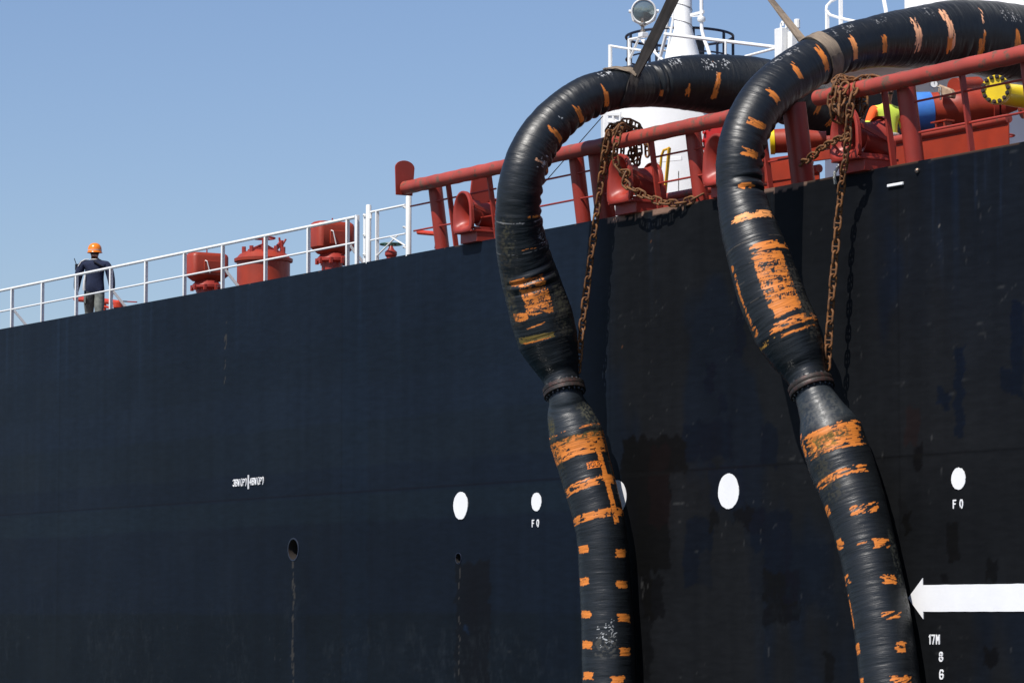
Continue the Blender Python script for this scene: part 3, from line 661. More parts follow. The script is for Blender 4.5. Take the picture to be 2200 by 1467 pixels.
def chock(px, label, group='red hose chocks under the guard rails', w=.50, h=.60):
    xc = P(px, 450, -.12).x
    t = thing('mooring_chock', (xc, .15, ZD), label, 'chock', group)
    z0 = ZD + .13
    mb = MB(); chock_lip(mb, xc, -.20, z0, w, h, w * .46, h * .56, .26, 1); ob = mb.build('outer_lip', 'red', t, smooth=60)
    mb = MB(); chock_lip(mb, xc, .36, z0, w * .92, h * .88, w * .46, h * .56, .30, -1); mb.build('inner_lip', 'red', t, smooth=60)
    # pedestal, side plates and gusset
    mb = MB().box((xc, .13, ZD + .065), (w * .92, .44, .15)).box((xc, .115, z0 + .012), (w * .98, .62, .03)); mb.build('pedestal', 'red', t, .006)
    mb = MB()
    xs = xc + w * .40
    mb.bar((xs, -.12, z0 + h * .62), (xs + .01, .36, z0 + h * .36), .02, .05)
    mb.box((xs + .012, .375, z0 + h * .19), (.05, .04, h * .38)).bar((xs, -.12, z0 + .05), (xs, .38, z0 + .05), .02, .05)
    mb.build('gusset', 'red', t, .002)
    return xc
chock(1003, 'glossy red chock with an open oval throat, beside the first red post')
chock(1340, 'red chock with the sagging rusty chain lying across its mouth', w=.55, h=.66)
chock(1548, 'red chock mostly hidden behind the right hose, at its left edge', w=.55, h=.66)
chock(1826, 'red chock right behind the hanging chain under the right pipe rail', w=.55, h=.66)
# tall dark plate standing over the first and other chocks
a = P(1036, 380, .3)
tag(MB().prism([(a.x, .05, ZD + .45), (a.x, .42, ZD + .45), (a.x, .40, ZR + .03), (a.x, .12, ZR + .03)], (.03, 0, 0)).build('bracket_plate', 'red', None, .003), 'dark red bracket plate joining the left chock and the pipe rail above it', 'bracket')
# ================================================================== SPILL COAMING behind rails
for (pa, pb, Y, h, lab) in ((1338, 1760, 1.3, .47, 'red spill tray wall with a rounded top behind the middle pipe rail'), (1895, 2168, 1.1, .60, 'red spill tray wall with a rounded top under the manifold pipes')):
    xa, xb = P(pa, 400, Y).x, P(pb, 300, Y).x
    t = thing('spill_coaming', ((xa + xb) / 2, Y, ZD), lab, 'coaming', 'red spill tray walls')
    MB().box(((xa + xb) / 2, Y, ZD + h / 2 - .03), (xb - xa, .015, h - .04)).build('wall_plate', 'deckred', t)
    MB().tube([(xa, Y, ZD + h - .05), (xb, Y, ZD + h - .05)], .055, 20).build('rounded_top', 'railred', t)
# ================================================================== HOSES
BLK = np.array((.0065, .0085, .0105)); ORG = np.array((.66, .20, .028)); MOSS = np.array((.055, .050, .012)); PALE = np.array((.80, .40, .22))
class Hose:
    def __init__(s, pts, ds=.009, ntheta=220, ripple=1.0, seed=0, ext=None):
        raw = [(P(x, y, Y), w / 2) for x, y, Y, w in pts]
        pos = [np.array(p) for p, _ in raw]; rad = [w / Q(p)[2] for p, w in raw]
        # centripetal Catmull-Rom, densely sampled
        n = len(pos); C = []; Rr = []
        pp = [2 * pos[0] - pos[1]] + pos + [2 * pos[-1] - pos[-2]]
        tt = [0]
        for i in range(len(pp) - 1): tt.append(tt[-1] + np.linalg.norm(pp[i + 1] - pp[i]) ** .5)
        for i in range(n - 1):
            p0, p1, p2, p3 = pp[i:i + 4]; t0, t1, t2, t3 = tt[i:i + 4]
            for k in range(60):
                t = t1 + (t2 - t1) * k / 60
                A1 = (t1 - t) / (t1 - t0) * p0 + (t - t0) / (t1 - t0) * p1; A2 = (t2 - t) / (t2 - t1) * p1 + (t - t1) / (t2 - t1) * p2; A3 = (t3 - t) / (t3 - t2) * p2 + (t - t2) / (t3 - t2) * p3
                B1 = (t2 - t) / (t2 - t0) * A1 + (t - t0) / (t2 - t0) * A2; B2 = (t3 - t) / (t3 - t1) * A2 + (t - t1) / (t3 - t1) * A3
                C.append((t2 - t) / (t2 - t1) * B1 + (t - t1) / (t2 - t1) * B2); f = k / 60; Rr.append(rad[i] * (1 - f) + rad[i + 1] * f)
        C.append(pos[-1]); Rr.append(rad[-1]); C = np.array(C); Rr = np.array(Rr)
        L = np.concatenate([[0], np.cumsum(np.linalg.norm(np.diff(C, axis=0), axis=1))])
        s.S = np.arange(0, L[-1], ds); m = len(s.S)
        s.C = np.stack([np.interp(s.S, L, C[:, k]) for k in range(3)], 1); r = np.interp(s.S, L, Rr)
        def sm(a, k):
            ker = np.hanning(k + 2)[1:-1]; ker /= ker.sum(); pad = k // 2
            if a.ndim == 1: return np.convolve(np.concatenate([np.full(pad, a[0]), a, np.full(pad, a[-1])]), ker, 'valid')[:len(a)]
            return np.stack([sm(a[:, i], k) for i in range(a.shape[1])], 1)
        C2 = sm(s.C, 31); C2[:16] = s.C[:16]; C2[-16:] = s.C[-16:]; s.C = C2; s.r = sm(r, 9)
        T = np.gradient(s.C, axis=0); T /= np.linalg.norm(T, axis=1)[:, None]; T = sm(T, 15); T /= np.linalg.norm(T, axis=1)[:, None]; s.T = T
        e1 = np.array((1., 0, 0)) - T * T[:, :1]; e1 /= np.linalg.norm(e1, axis=1)[:, None]; e2 = np.cross(T, e1); s.e1, s.e2 = e1, e2
        K = sm(np.gradient(T, axis=0) / ds, 41)
        s.nt = ntheta; th = np.arange(ntheta) * 2 * PI / ntheta; s.th = th
        ct, st = np.cos(th)[None], np.sin(th)[None]
        SS = s.S[:, None] + th[None] * 0; TH = th[None] + SS * 0; s.SS, s.TH = SS, TH
        k1 = (K * e1).sum(1)[:, None]; k2 = (K * e2).sum(1)[:, None]
        inn = np.clip(k1 * ct + k2 * st, 0, None) * s.r[:, None]          # >0 on the inner side of the bend
        ph = s.S[:, None] / .165 * PI + 1.4 * vn(s.S[:, None] * 2.5, s.S[:, None] * 0, seed=seed) + .25 * np.sin(TH * 2 + seed)
        rip = (np.abs(np.sin(ph)) ** .8 - .55) * .06 * sst(.06, .24, inn) * ripple * sst(1.0, 1.5, SS) * (sst(1.0, 1.6, s.S[-1] - SS) if ripple < 1 else 1)
        wrap = (fbm(SS * 34, ct * 1.6 + 5, st * 1.6 + 5, seed=seed + 1, o=3) - .5) * (.008 if ripple == 1 else .005) + (vn(SS * 9, ct * 1.2 + 3, st * 1.2 + 3, seed=seed + 2) - .5) * .007
        s.rad = s.r[:, None] + rip + wrap
        s.V = s.C[:, None] + s.rad[..., None] * (ct[..., None] * e1[:, None] + st[..., None] * e2[:, None])
        s.N = ct[..., None] * e1[:, None] + st[..., None] * e2[:, None]
        qx, qy, _ = Q(s.V); s.qx, s.qy = qx, qy
        s.front = ((CAM - s.V) * s.N).sum(-1) > 0
        s.ct, s.st = ct, st
        base = BLK * (1 + .5 * (fbm(SS * 4, ct * 2 + 7, st * 2 + 7, seed=seed + 5)[..., None] - .5))
        s.col = base; s.rgh = np.full(SS.shape, .39); s.seed = seed
    def loc(s, px, py):
        d = (s.qx - px) ** 2 + (s.qy - py) ** 2 + (~s.front) * 1e9
        i, j = np.unravel_index(np.argmin(d), d.shape); return s.S[i], s.th[j]
    def dc(s, th0): return ((s.TH - th0 + PI) % (2 * PI) - PI) * s.r[:, None]
    def put(s, m, col, rgh=None, k=1.0):
        m = (m.astype(float) * k)[..., None]; s.col = s.col * (1 - m) + np.array(col) * m
        if rgh is not None: s.rgh = s.rgh * (1 - m[..., 0]) + rgh * m[..., 0]
    def brush(s, px, py, ls, lc, wear=.35, col=ORG, rag=.5, seed=0, rag2=None, shear=.18):
        "a brush mark: ls metres along the hose, lc metres round it, frayed at its ends"
        s0, t0 = s.loc(px, py); d = s.dc(t0); u = s.SS - s0
        sd = seed + int(px * 7 + py)
        j = (vn(d * 6, u * 0, seed=sd) - .5) * min(ls * .25, .05) + (vn(d * 40, u * 30, seed=sd + 8) - .5) * min(ls * .2, .012) + d * ((sd % 7) - 3) * .03
        rag2 = rag if rag2 is None else rag2; us = u + d * shear * (1 if sd % 2 else -1); e = vn(us * 52, d * 1.5, seed=sd + 1); e2_ = vn(us * 42, d * 1.5 + 9, seed=sd + 2); e = sst(.15, .8, e); e2_ = sst(.15, .85, e2_)
        m = (np.abs(u + j) < ls / 2) & (d < lc / 2 * (1 - rag * e)) & (d > -lc / 2 * (1 - rag2 * e2_))
        w = fbm(us * 50, d * 9, seed=sd + 3, o=4)
        m &= (w > wear * .9) | (w < .05)
        s.put(m, np.array(col), .5)
    def ringband(s, px, py, ls, wear=.35, col=ORG, t_from=None, t_to=None, seed=0):
        s0, _ = s.loc(px, py); u = s.SS - s0; sd = seed + int(px + py * 3)
        j = (vn(s.ct * 1.6 + 5, s.st * 1.6 + 5, seed=sd) - .5) * ls * .16 + (vn(s.ct * 14 + 5, s.st * 14 + 5, seed=sd) - .5) * .010
        m = np.abs(u + j) < ls / 2
        if t_from is not None:
            d = s.dc(t_from[0]); m &= np.abs(d) < t_from[1] * (1 - .35 * vn(u * 80, d * .5, seed=sd + 9))
        w = fbm(u * 45, s.TH * s.r[:, None] * 9, seed=sd + 3, o=4)
        m &= w > wear
        s.put(m, np.array(col), .5)
    def moss(s, px, py, ls, lc, k=.5, col=MOSS, seed=0, dens=.5):
        s0, t0 = s.loc(px, py); d = s.dc(t0); u = s.SS - s0
        f = sst(1.15, .6, np.abs(u) / (ls / 2)) * sst(1.15, .6, np.abs(d) / (lc / 2))
        n = fbm(u * 38, d * 38, seed=seed + 77, o=4)
        s.put(np.clip(f * sst(dens + .07, dens - .05, n) , 0, 1), col, .85, k)
    def text(s, rows, px, py, h, sw, flip=True, sc=1.0, wr=.62):
        s0, t0 = s.loc(px, py); d = s.dc(t0); u = s.SS - s0; sg = -1 if flip else 1
        tx = d * sg; ty = u * sg
        for i, (txt, yy) in enumerate(rows):
            segs, w = strokes(txt, h, .35, wr)
            near = (np.abs(tx) < w / 2 + .05) & (ty > yy - .05) & (ty < yy + h + .05)
            a, b = tx[near], ty[near]
            if a.size == 0: continue
            dm = np.full(a.shape, 9.)
            for (x0, y0), (x1, y1) in segs:
                x0 -= w / 2; x1 -= w / 2; y0_ = y0 + yy; y1_ = y1 + yy
                L2 = max(1e-9, (x1 - x0) ** 2 + (y1_ - y0_) ** 2); t = np.clip(((a - x0) * (x1 - x0) + (b - y0_) * (y1_ - y0_)) / L2, 0, 1)
                dm = np.minimum(dm, np.hypot(a - x0 - t * (x1 - x0), b - y0_ - t * (y1_ - y0_)))
            m = np.zeros(s.SS.shape, bool); m[near] = dm < sw / 2
            m &= fbm(u * 40, d * 20, seed=5, o=3) > .36
            s.put(m, BLK * 1.2, .5)
    def scuff(s, px, py, ls, lc, seed=0, col=(.55, .56, .56), th=.60):
        s0, t0 = s.loc(px, py); d = s.dc(t0); u = s.SS - s0
        f = sst(1, .3, np.abs(u) / (ls / 2)) * sst(1, .3, np.abs(d) / (lc / 2))
        n = fbm(u * 62, d * 26, seed=seed + 7, o=4) - .045
        s.put((n * (.75 + .25 * f) * (f > 0) > th), col, .6)
        q = fbm(u * 9 + 4, d * 7, seed=seed + 19, o=3)
        s.put((np.abs(q - .5) < .010) & (f > .25) & (vn(u * 30, d * 30, seed=seed) > .45), np.array(col) * .6, .6)
    def build(s, name, parent):
        m, n = s.SS.shape
        i = np.arange(m - 1)[:, None] * n; j = np.arange(n)[None]; j2 = (j + 1) % n
        qd = np.stack([i + j, i + j2, i + n + j2, i + n + j], -1).reshape(-1, 4)
        huv = np.stack([s.SS, s.ct * s.r[:, None] + 3, s.st * s.r[:, None] + 3], -1)
        col = np.concatenate([np.clip(s.col, .002, 1), np.ones((m, n, 1))], -1)
        o = mesh_np(name, s.V.reshape(-1, 3), qd, 'hose', {'col': ('FLOAT_COLOR', col), 'huv': ('FLOAT_VECTOR', huv), 'rgh': ('FLOAT', s.rgh)})
        o.parent = parent; o.matrix_parent_inverse = Matrix.Translation(parent.location).inverted(); return o
def bolted_flange(root, h, s0, s1, R, nb=20, thick=.058):
    "pair of bolted flanges between two hose ends; h gives centre and axis at its start"
    C = Vector(h.C[0]); T = Vector(h.T[0])
    q = T.to_track_quat('Z', 'Y')
    fl = []
    for k, (off, sgn) in enumerate(((.0, 1), (-thick - .004, 1))):
        base = C + T * off; rr = R
        prof = [(rr * .70, -.0), (rr * .985, 0), (rr, .006), (rr, thick - .006), (rr * .985, thick), (rr * .66, thick)]
        fl.append(MB().lathe(base, prof, 56, T).build('flange_ring', 'flange', root))
    # necks
    MB().lathe(C + T * (thick - .01), [(R * .66, 0), (R * .64, .05), (R * .70, .06), (R * .70, .085), (R * .62, .10), (R * .62, .16)], 48, T).build('neck', 'flange', root)
    MB().lathe(C - T * (thick * 1 + .09), [(R * .60, 0), (R * .66, .02), (R * .66, .06)], 48, T).build('neck', 'flange', root)
    for k in range(nb):
        a = 2 * PI * k / nb; d = q @ Vector((math.cos(a), math.sin(a), 0)) * R * .86
        mb = MB().cyl(C + d - T * (thick + .035), C + d + T * (thick + .035), .009, 8)
        mb.cyl(C + d + T * (thick - .001), C + d + T * (thick + .022), .019, 6).cyl(C + d - T * (thick + .026), C + d - T * (thick + .003), .019, 6)
        mb.build('bolt', 'boltm', fl[0])
# ---- hose 1 (left)
h1 = thing('transfer_hose', P(1210, 838, -.7), 'left black cargo hose with a white scuffed arch held by the dark sling', 'hose', 'thick black cargo hoses with orange marks')
A = Hose([(1212, 838, -.70, 74), (1207, 816, -.70, 76), (1202, 800, -.71, 86), (1194, 776, -.75, 104), (1178, 733, -.83, 130), (1163, 680, -.93, 135), (1139, 600, -1.10, 124), (1121, 530, -1.28, 112), (1113, 450, -1.42, 96),
          (1123, 375, -1.40, 95), (1149, 313, -1.22, 95), (1194, 257, -.90, 94), (1262, 208, -.44, 90), (1333, 190, .06, 89), (1397, 183, .60, 95), (1465, 178, 1.1, 116), (1540, 182, 1.65, 130), (1625, 188, 2.3, 128), (1695, 205, 2.9, 122), (1752, 238, 3.4, 110), (1800, 290, 3.9, 90)], seed=11)
for a in [(1195, 287), (1246, 245), (1304, 205)]: A.brush(a[0], a[1], .075, .34, .22, seed=3, rag=.12, rag2=.75)
for a in [(1420, 197), (1478, 195)]: A.brush(a[0], a[1], .065, .20, .36, seed=4, rag=.4, rag2=.8)
A.brush(1541, 188, .075, .40, .36, rag=.2, rag2=.85); A.brush(1758, 232, .08, .25); A.brush(1785, 262, .08, .2)
A.brush(1160, 348, .03, .16, .45, col=PALE); A.brush(1178, 370, .08, .2, .4)
A.ringband(1105, 470, .035, .52, t_from=(A.loc(1155, 474)[1], .16)); A.ringband(1120, 540, .03, .5, t_from=(A.loc(1140, 538)[1], .12))
s_a = A.loc(1140, 600); 
def patch(h, cx, cy, ls, lc, wear, seed, rag=.10): h.brush(cx, cy, ls, lc, wear, rag=rag, seed=seed)
patch(A, 1150, 632, .58, .38, .42, 1); patch(A, 1110, 607, .10, .24, .36, 2); patch(A, 1118, 682, .11, .26, .42, 3)
A.brush(1150, 727, .09, .62, .3, col=(.16, .11, .02), rag=.15); A.brush(1150, 733, .02, .55, .42, rag=.3); A.brush(1150, 700, .015, .3, .45)
A.text([('DL XSCA', .17), ('DL XR 3CVD', .06), ('HOSE H', -.05), ('^', -.17), ('DS150', -.25)], 1152, 632, .06, .016)
for (x, y, a, b, k) in [(1215, 590, .9, .5, .5), (1222, 690, .7, .5, .55), (1180, 520, .5, .4, .47), (1083, 560, .8, .22, .5), (1100, 660, .7, .25, .5), (1210, 640, .8, .3, .5)]: A.moss(x, y, a, b, .8, (.020, .018, .012), int(x), k)
for (x, y, a, b, k) in [(1200, 560, .7, .35, .40), (1215, 660, .8, .35, .40), (1095, 640, .6, .2, .40), (1090, 520, .6, .2, .4)]: A.moss(x, y, a, b, .8, (.045, .042, .022), int(x) + 9, k + .03)
for (x, y, a, b) in [(1300, 158, .35, .16), (1385, 140, .25, .2), (1450, 132, .3, .25), (1522, 135, .25, .35), (1558, 135, .2, .3), (1205, 255, .15, .15), (1170, 350, .3, .2)]: A.scuff(x, y, a, b, int(x), (.42, .43, .44), th=.585)
A.scuff(1165, 510, .4, .25, 5, (.3, .3, .3), .6); A.ringband(1541, 160, .012, .35, PALE, (A.loc(1541, 150)[1], .2))
A.ringband(1120, 480, .012, .5, (.2, .2, .2)); A.ringband(1125, 545, .008, .4, (.12, .12, .12))
A.build('upper_hose', h1)
B = Hose([(1312, 1700, -.45, 122), (1312, 1560, -.42, 120), (1309, 1467, -.40, 117), (1306, 1350, -.39, 114), (1300, 1250, -.39, 111), (1293, 1150, -.41, 108), (1278, 1080, -.45, 110), (1255, 1000, -.50, 114), (1238, 938, -.56, 119), (1222, 884, -.64, 95), (1217, 861, -.69, 76), (1212, 842, -.70, 72)], seed=23, ripple=.4)
B.ringband(1240, 958, .30, .37, seed=1); B.ringband(1238, 920, .025, .42); B.ringband(1258, 1037, .12, .38, t_from=(B.loc(1265, 1037)[1], .55)); B.ringband(1272, 1107, .10, .36, t_from=(B.loc(1280, 1107)[1], .6))
B.brush(1304, 1030, 1.10, .085, .30, rag=.1); B.brush(1322, 1020, 1.0, .12, .33, rag=.1)
B.brush(1279, 997, .10, .26, .25, rag=.1, col=(.85, .22, .02)); B.text([('DOUB', -.03)], 1277, 997, .065, .015, False); B.text([('CIK', -.03)], 1312, 1106, .06, .014, False)
for y, x in ((1180, 1252), (1247, 1254), (1318, 1257), (1386, 1259), (1452, 1261)): B.brush(x, y, .10, .25, .26, seed=x, rag=.22, shear=.05)
for y, x in ((1187, 1335), (1257, 1338), (1328, 1342), (1398, 1343), (1458, 1328)): B.brush(x, y, .10, .22, .30, seed=x, rag=.30, shear=.25)
B.moss(1308, 990, .9, .10, .9, (.012, .012, .008), 3, .6); B.moss(1190, 960, .9, .2, .9, (.025, .022, .008), 4, .52); B.moss(1255, 935, .10, .75, .9, MOSS, 6, .56); B.moss(1270, 890, .5, .35, .8, (.030, .029, .018), 8, .48); B.moss(1215, 1060, .9, .15, .9, (.02, .02, .012), 9, .5)
B.scuff(1303, 1360, .5, .40, 3, (.5, .52, .53), .64)
B.moss(1300, 1390, .3, .35, .8, (.05, .05, .045), 19, .45)
m = sst(0, .12, B.SS - B.loc(1238, 925)[0]); B.col = B.col * (1 + 1.2 * m[..., None] * (B.col < .05)); 
B.build('lower_hose', h1)
bolted_flange(h1, A, 0, 1, 46 / Q(A.C[0])[2])
# ---- hose 2 (right)
h2 = thing('transfer_hose', P(1740, 832, -.58), 'right black cargo hose with a tan sling band and the large orange lettered patch', 'hose', 'thick black cargo hoses with orange marks')
D = Hose([(1743, 832, -.58, 82), (1736, 813, -.585, 84), (1728, 795, -.59, 96), (1715, 766, -.63, 118), (1693, 718, -.70, 142), (1659, 640, -.80, 143), (1632, 560, -.88, 135), (1606, 480, -.93, 119), (1589, 405, -.95, 98), (1589, 332, -.93, 99),
          (1611, 262, -.75, 101), (1651, 204, -.42, 105), (1713, 155, .10, 106), (1790, 113, .70, 103), (1870, 92, 1.30, 108), (1960, 82, 2.0, 130), (2050, 76, 2.7, 150), (2130, 85, 3.3, 164), (2210, 98, 3.9, 166), (2300, 115, 4.6, 150), (2400, 110, 5.4, 100)], seed=37)
for a in [(1612, 328), (1628, 266), (1661, 206), (1713, 152)]: D.brush(a[0], a[1], .085, .27, .24, seed=7, rag=.25, rag2=.65)
D.brush(1605, 400, .09, .22, .36)
D.brush(1769, 124, .085, .42, .18, rag=.2, rag2=.6); D.brush(1836, 100, .075, .38, .26, col=(.80, .30, .09), rag=.12, rag2=.8); D.brush(1902, 94, .07, .25, .18, rag=.1, rag2=.6)
D.brush(1973, 74, .10, .50, .40, col=PALE); D.brush(2041, 58, .10, .66, .40, col=PALE, rag=.3); D.brush(2041, 95, .08, .3, .3); D.brush(2112, 92, .10, .40, .30, rag=.1, rag2=.8); D.brush(2188, 92, .10, .40, .30, rag=.1, rag2=.8); D.brush(2112, 40, .03, .4, .5, col=PALE)
D.ringband(1612, 462, .10, .40, (.86, .34, .10), (D.loc(1625, 462)[1], .36)); D.ringband(1650, 526, .10, .40, ORG, (D.loc(1662, 526)[1], .34))
patch(D, 1668, 600, .72, .42, .39, 5, .10); patch(D, 1690, 655, .16, .40, .36, 6)
D.ringband(1700, 690, .10, .42, ORG, (D.loc(1715, 688)[1], .42)); D.ringband(1712, 708, .035, .5, ORG, (D.loc(1725, 703)[1], .36)); D.ringband(1650, 735, .05, .5, (.5, .25, .04), (D.loc(1640, 738)[1], .25))
D.brush(1592, 640, .75, .07, .42, rag=.4); D.brush(1620, 712, .12, .16, .4)
D.text([('USXCA 1G', .20), ('MP 15 BAR', .08), ('LINE SKI', -.03), ('^', -.17), ('DS150', -.25)], 1668, 602, .062, .016)
for (x, y, a, b, k) in [(1715, 620, .9, .25, .5), (1745, 690, .5, .3, .5), (1600, 680, .7, .2, .5)]: D.moss(x, y, a, b, .8, (.020, .018, .012), int(x), k)
for (x, y, a, b) in [(1700, 112, .4, .2), (1668, 130, .3, .12), (1790, 70, .2, .2), (1820, 60, .3, .2), (1890, 45, .3, .2), (2170, 30, .4, .3), (1990, 25, .2, .3)]: D.scuff(x, y, a, b, int(x), (.26, .26, .26), .605)
for yq, xq in ((520, 1600), (570, 1600), (600, 1610), (640, 1630)): D.ringband(xq, yq, .008, .45, (.06, .05, .04))
D.build('upper_hose', h2)
E2 = Hose([(1928, 1700, -.45, 136), (1922, 1560, -.42, 134), (1912, 1467, -.40, 131), (1899, 1360, -.39, 127), (1883, 1270, -.39, 126), (1864, 1180, -.40, 125), (1838, 1085, -.42, 132), (1808, 1000, -.45, 141), (1784, 930, -.50, 138), (1765, 885, -.54, 100), (1753, 858, -.57, 86), (1745, 838, -.58, 80)], seed=53, ripple=.4)
E2.ringband(1793, 942, .30, .36, ORG, (E2.loc(1793, 940)[1], .46)); E2.ringband(1790, 912, .03, .5, ORG, (E2.loc(1830, 902)[1], .25)); E2.moss(1765, 950, .2, .4, .9, (.16, .11, .015), 5, .5); E2.moss(1790, 935, .12, .5, .8, (.09, .06, .01), 15, .45)
E2.ringband(1803, 1018, .10, .48, ORG, (E2.loc(1800, 1020)[1], .42))
for (x, y, ls, lc, w) in [(1778, 1100, .13, .16, .45), (1862, 1090, .11, .42, .52), (1803, 1169, .12, .20, .4), (1893, 1164, .11, .28, .47), (1850, 1168, .02, .16, .4), (1819, 1246, .12, .20, .45), (1912, 1243, .12, .25, .48),
                          (1829, 1312, .42, .06, .42), (1917, 1318, .09, .32, .52), (1843, 1392, .13, .18, .42), (1937, 1391, .12, .17, .42), (1851, 1465, .1, .12, .42), (1938, 1460, .1, .3, .5), (1725, 960, .3, .12, .5)]: E2.brush(x, y, ls, lc, w, seed=int(x), rag=.4, shear=.3)
E2.moss(1760, 880, .5, .7, .3, (.028, .028, .024), 21, .50); E2.moss(1770, 1010, .9, .3, .8, (.02, .02, .012), 22, .48); E2.moss(1935, 1240, 1.2, .2, .7, (.04, .042, .03), 23, .45)
m = sst(0, .12, E2.SS - E2.loc(1783, 912)[0]); E2.col = E2.col * (1 + 1.8 * m[..., None] * (E2.col < .05))
E2.build('lower_hose', h2)
bolted_flange(h2, D, 0, 1, 50 / Q(D.C[0])[2])
# ================================================================== SLINGS
def ribbon(name, path, width, mat, normal, thick=.012, twist=0, label=None, parent=None):
    path = [Vector(p) for p in path]; k = len(path); vs = []; hv = []
    L = 0
    for i, p in enumerate(path):
        t = (path[min(i + 1, k - 1)] - path[max(i - 1, 0)]).normalized(); nn = Vector(normal(i) if callable(normal) else normal)
        nn = (nn - t * nn.dot(t)).normalized(); nn = Quaternion(t, twist * i / (k - 1)) @ nn; b = t.cross(nn)
        if i: L += (p - path[i - 1]).length
        w = width[i] if hasattr(width, '__len__') else width
        m = 7
        for sd in (1, -1):
            for j in range(m):
                u = (j / (m - 1) - .5) * w; wob = .006 * math.sin(i * .7 + j * 2.1)
                vs.append(p + b * u * sd + nn * (thick / 2 * sd + wob * sd)); hv.append((L, u * 1.0, 0))
    mb = MB(); mb.v = vs; n = 14
    for i in range(k - 1):
        for j in range(n): j2 = (j + 1) % n; mb.f.append([i * n + j, i * n + j2, (i + 1) * n + j2, (i + 1) * n + j]); mb.m.append(0)
    mb.f.append(list(range(n))[::-1]); mb.f.append([(k - 1) * n + j for j in range(n)]); mb.m += [0, 0]
    o = mb.build(name, mat, parent, smooth=60)
    a = o.data.attributes.new('huv', 'FLOAT_VECTOR', 'POINT'); a.data.foreach_set('vector', np.array(hv, np.float32).ravel())
    return o
def hose_loop(h, s0, width, mat, parent, a0=0, a1=2 * PI, skew=0.0, gap=.012, name='loop'):
    i0 = int(s0 / .009); pts = []; nr = []
    n = 60
    for k in range(n + 1):
        a = a0 + (a1 - a0) * k / n; f = k / n
        i = int(np.clip(i0 + skew * (f - .5) / .009 , 2, len(h.S) - 3))
        j = int(round((a % (2 * PI)) / (2 * PI) * h.nt)) % h.nt
        rr = h.r[i] + gap + .004
        d = math.cos(a) * h.e1[i] + math.sin(a) * h.e2[i]; pts.append(Vector(h.C[i] + d * rr)); nr.append(Vector(d))
    return ribbon(name, pts, width, mat, lambda i: nr[i], parent=parent)
s1 = thing('lifting_sling', P(1362, 158, .12), 'dark webbing sling choked round the left hose and rising to the right', 'sling', 'webbing slings holding the hoses')
tl, tt_ = A.loc(1362, 158)
def surf_path(h, pix, gap):
    pts = []; nr = []
    for px, py in pix:
        s0, t0 = h.loc(px, py); i = int(s0 / .009); j = int(round(t0 / (2 * PI) * h.nt)) % h.nt
        d = math.cos(t0) * h.e1[i] + math.sin(t0) * h.e2[i]; pts.append(Vector(h.C[i] + d * (h.rad[i, j] + gap))); nr.append(Vector(d))
    P2 = []; N2 = []
    for i in range(len(pts) - 1):
        for k in range(5): P2.append(pts[i].lerp(pts[i + 1], k / 5)); N2.append(nr[i].lerp(nr[i + 1], k / 5))
    P2.append(pts[-1]); N2.append(nr[-1]); return P2, N2
pp_, nn_ = surf_path(A, [(1366, 150), (1364, 165), (1358, 182), (1352, 200), (1346, 218), (1340, 230)], .014)
ribbon('front_leg', pp_, .15, 'strapshade', lambda i: nn_[i], parent=s1)
pp2_, nn2_ = surf_path(A, [(1296, 153), (1306, 151), (1320, 150), (1336, 151), (1352, 154), (1366, 160)], .022)
ribbon('top_loop', pp2_, [.03] * 3 + [.07 + .003 * k for k in range(len(pp2_) - 3)], 'strap', lambda i: nn2_[i], parent=s1)
pk = A.loc(1364, 160); i = int(pk[0] / .009); d = math.cos(pk[1]) * A.e1[i] + math.sin(pk[1]) * A.e2[i]; knot = Vector(A.C[i] + d * (A.r[i] + .03))
top = P(1560, -260, .5)
ribbon('riser', [knot + (top - knot) * (k / 20) - Vector((0, 0, 1)) * .08 * math.sin(PI * k / 20) for k in range(-1, 21)], [.11] + [.13] + [.14, .155] + [.17] * 18, 'strapshade', (.45, -.85, .2), .02, .35, parent=s1)
s2 = thing('lifting_sling', P(1760, 75, .5), 'tan webbing sling wrapped as a band round the right hose', 'sling', 'webbing slings holding the hoses')
sb = D.loc(1792, 112)
hose_loop(D, sb[0], .20, 'strap', s2, 0, 2 * PI, 0, .008, 'band')
pk = D.loc(1726, 92); i = int(pk[0] / .009); d = math.cos(pk[1]) * D.e1[i] + math.sin(pk[1]) * D.e2[i]; knot = Vector(D.C[i] + d * (D.r[i] + .01)); knot = P(1726, 90, .75)
e_ = P(1800, 80, .75); top = P(1470, -240, 1.6)
ribbon('riser', [e_, e_ + (knot - e_) * .5 + Vector((0, 0, .02))] + [knot + (top - knot) * (k / 16) for k in range(17)], .115, 'strap', (.75, -.3, .3), .02, .9, parent=s2)
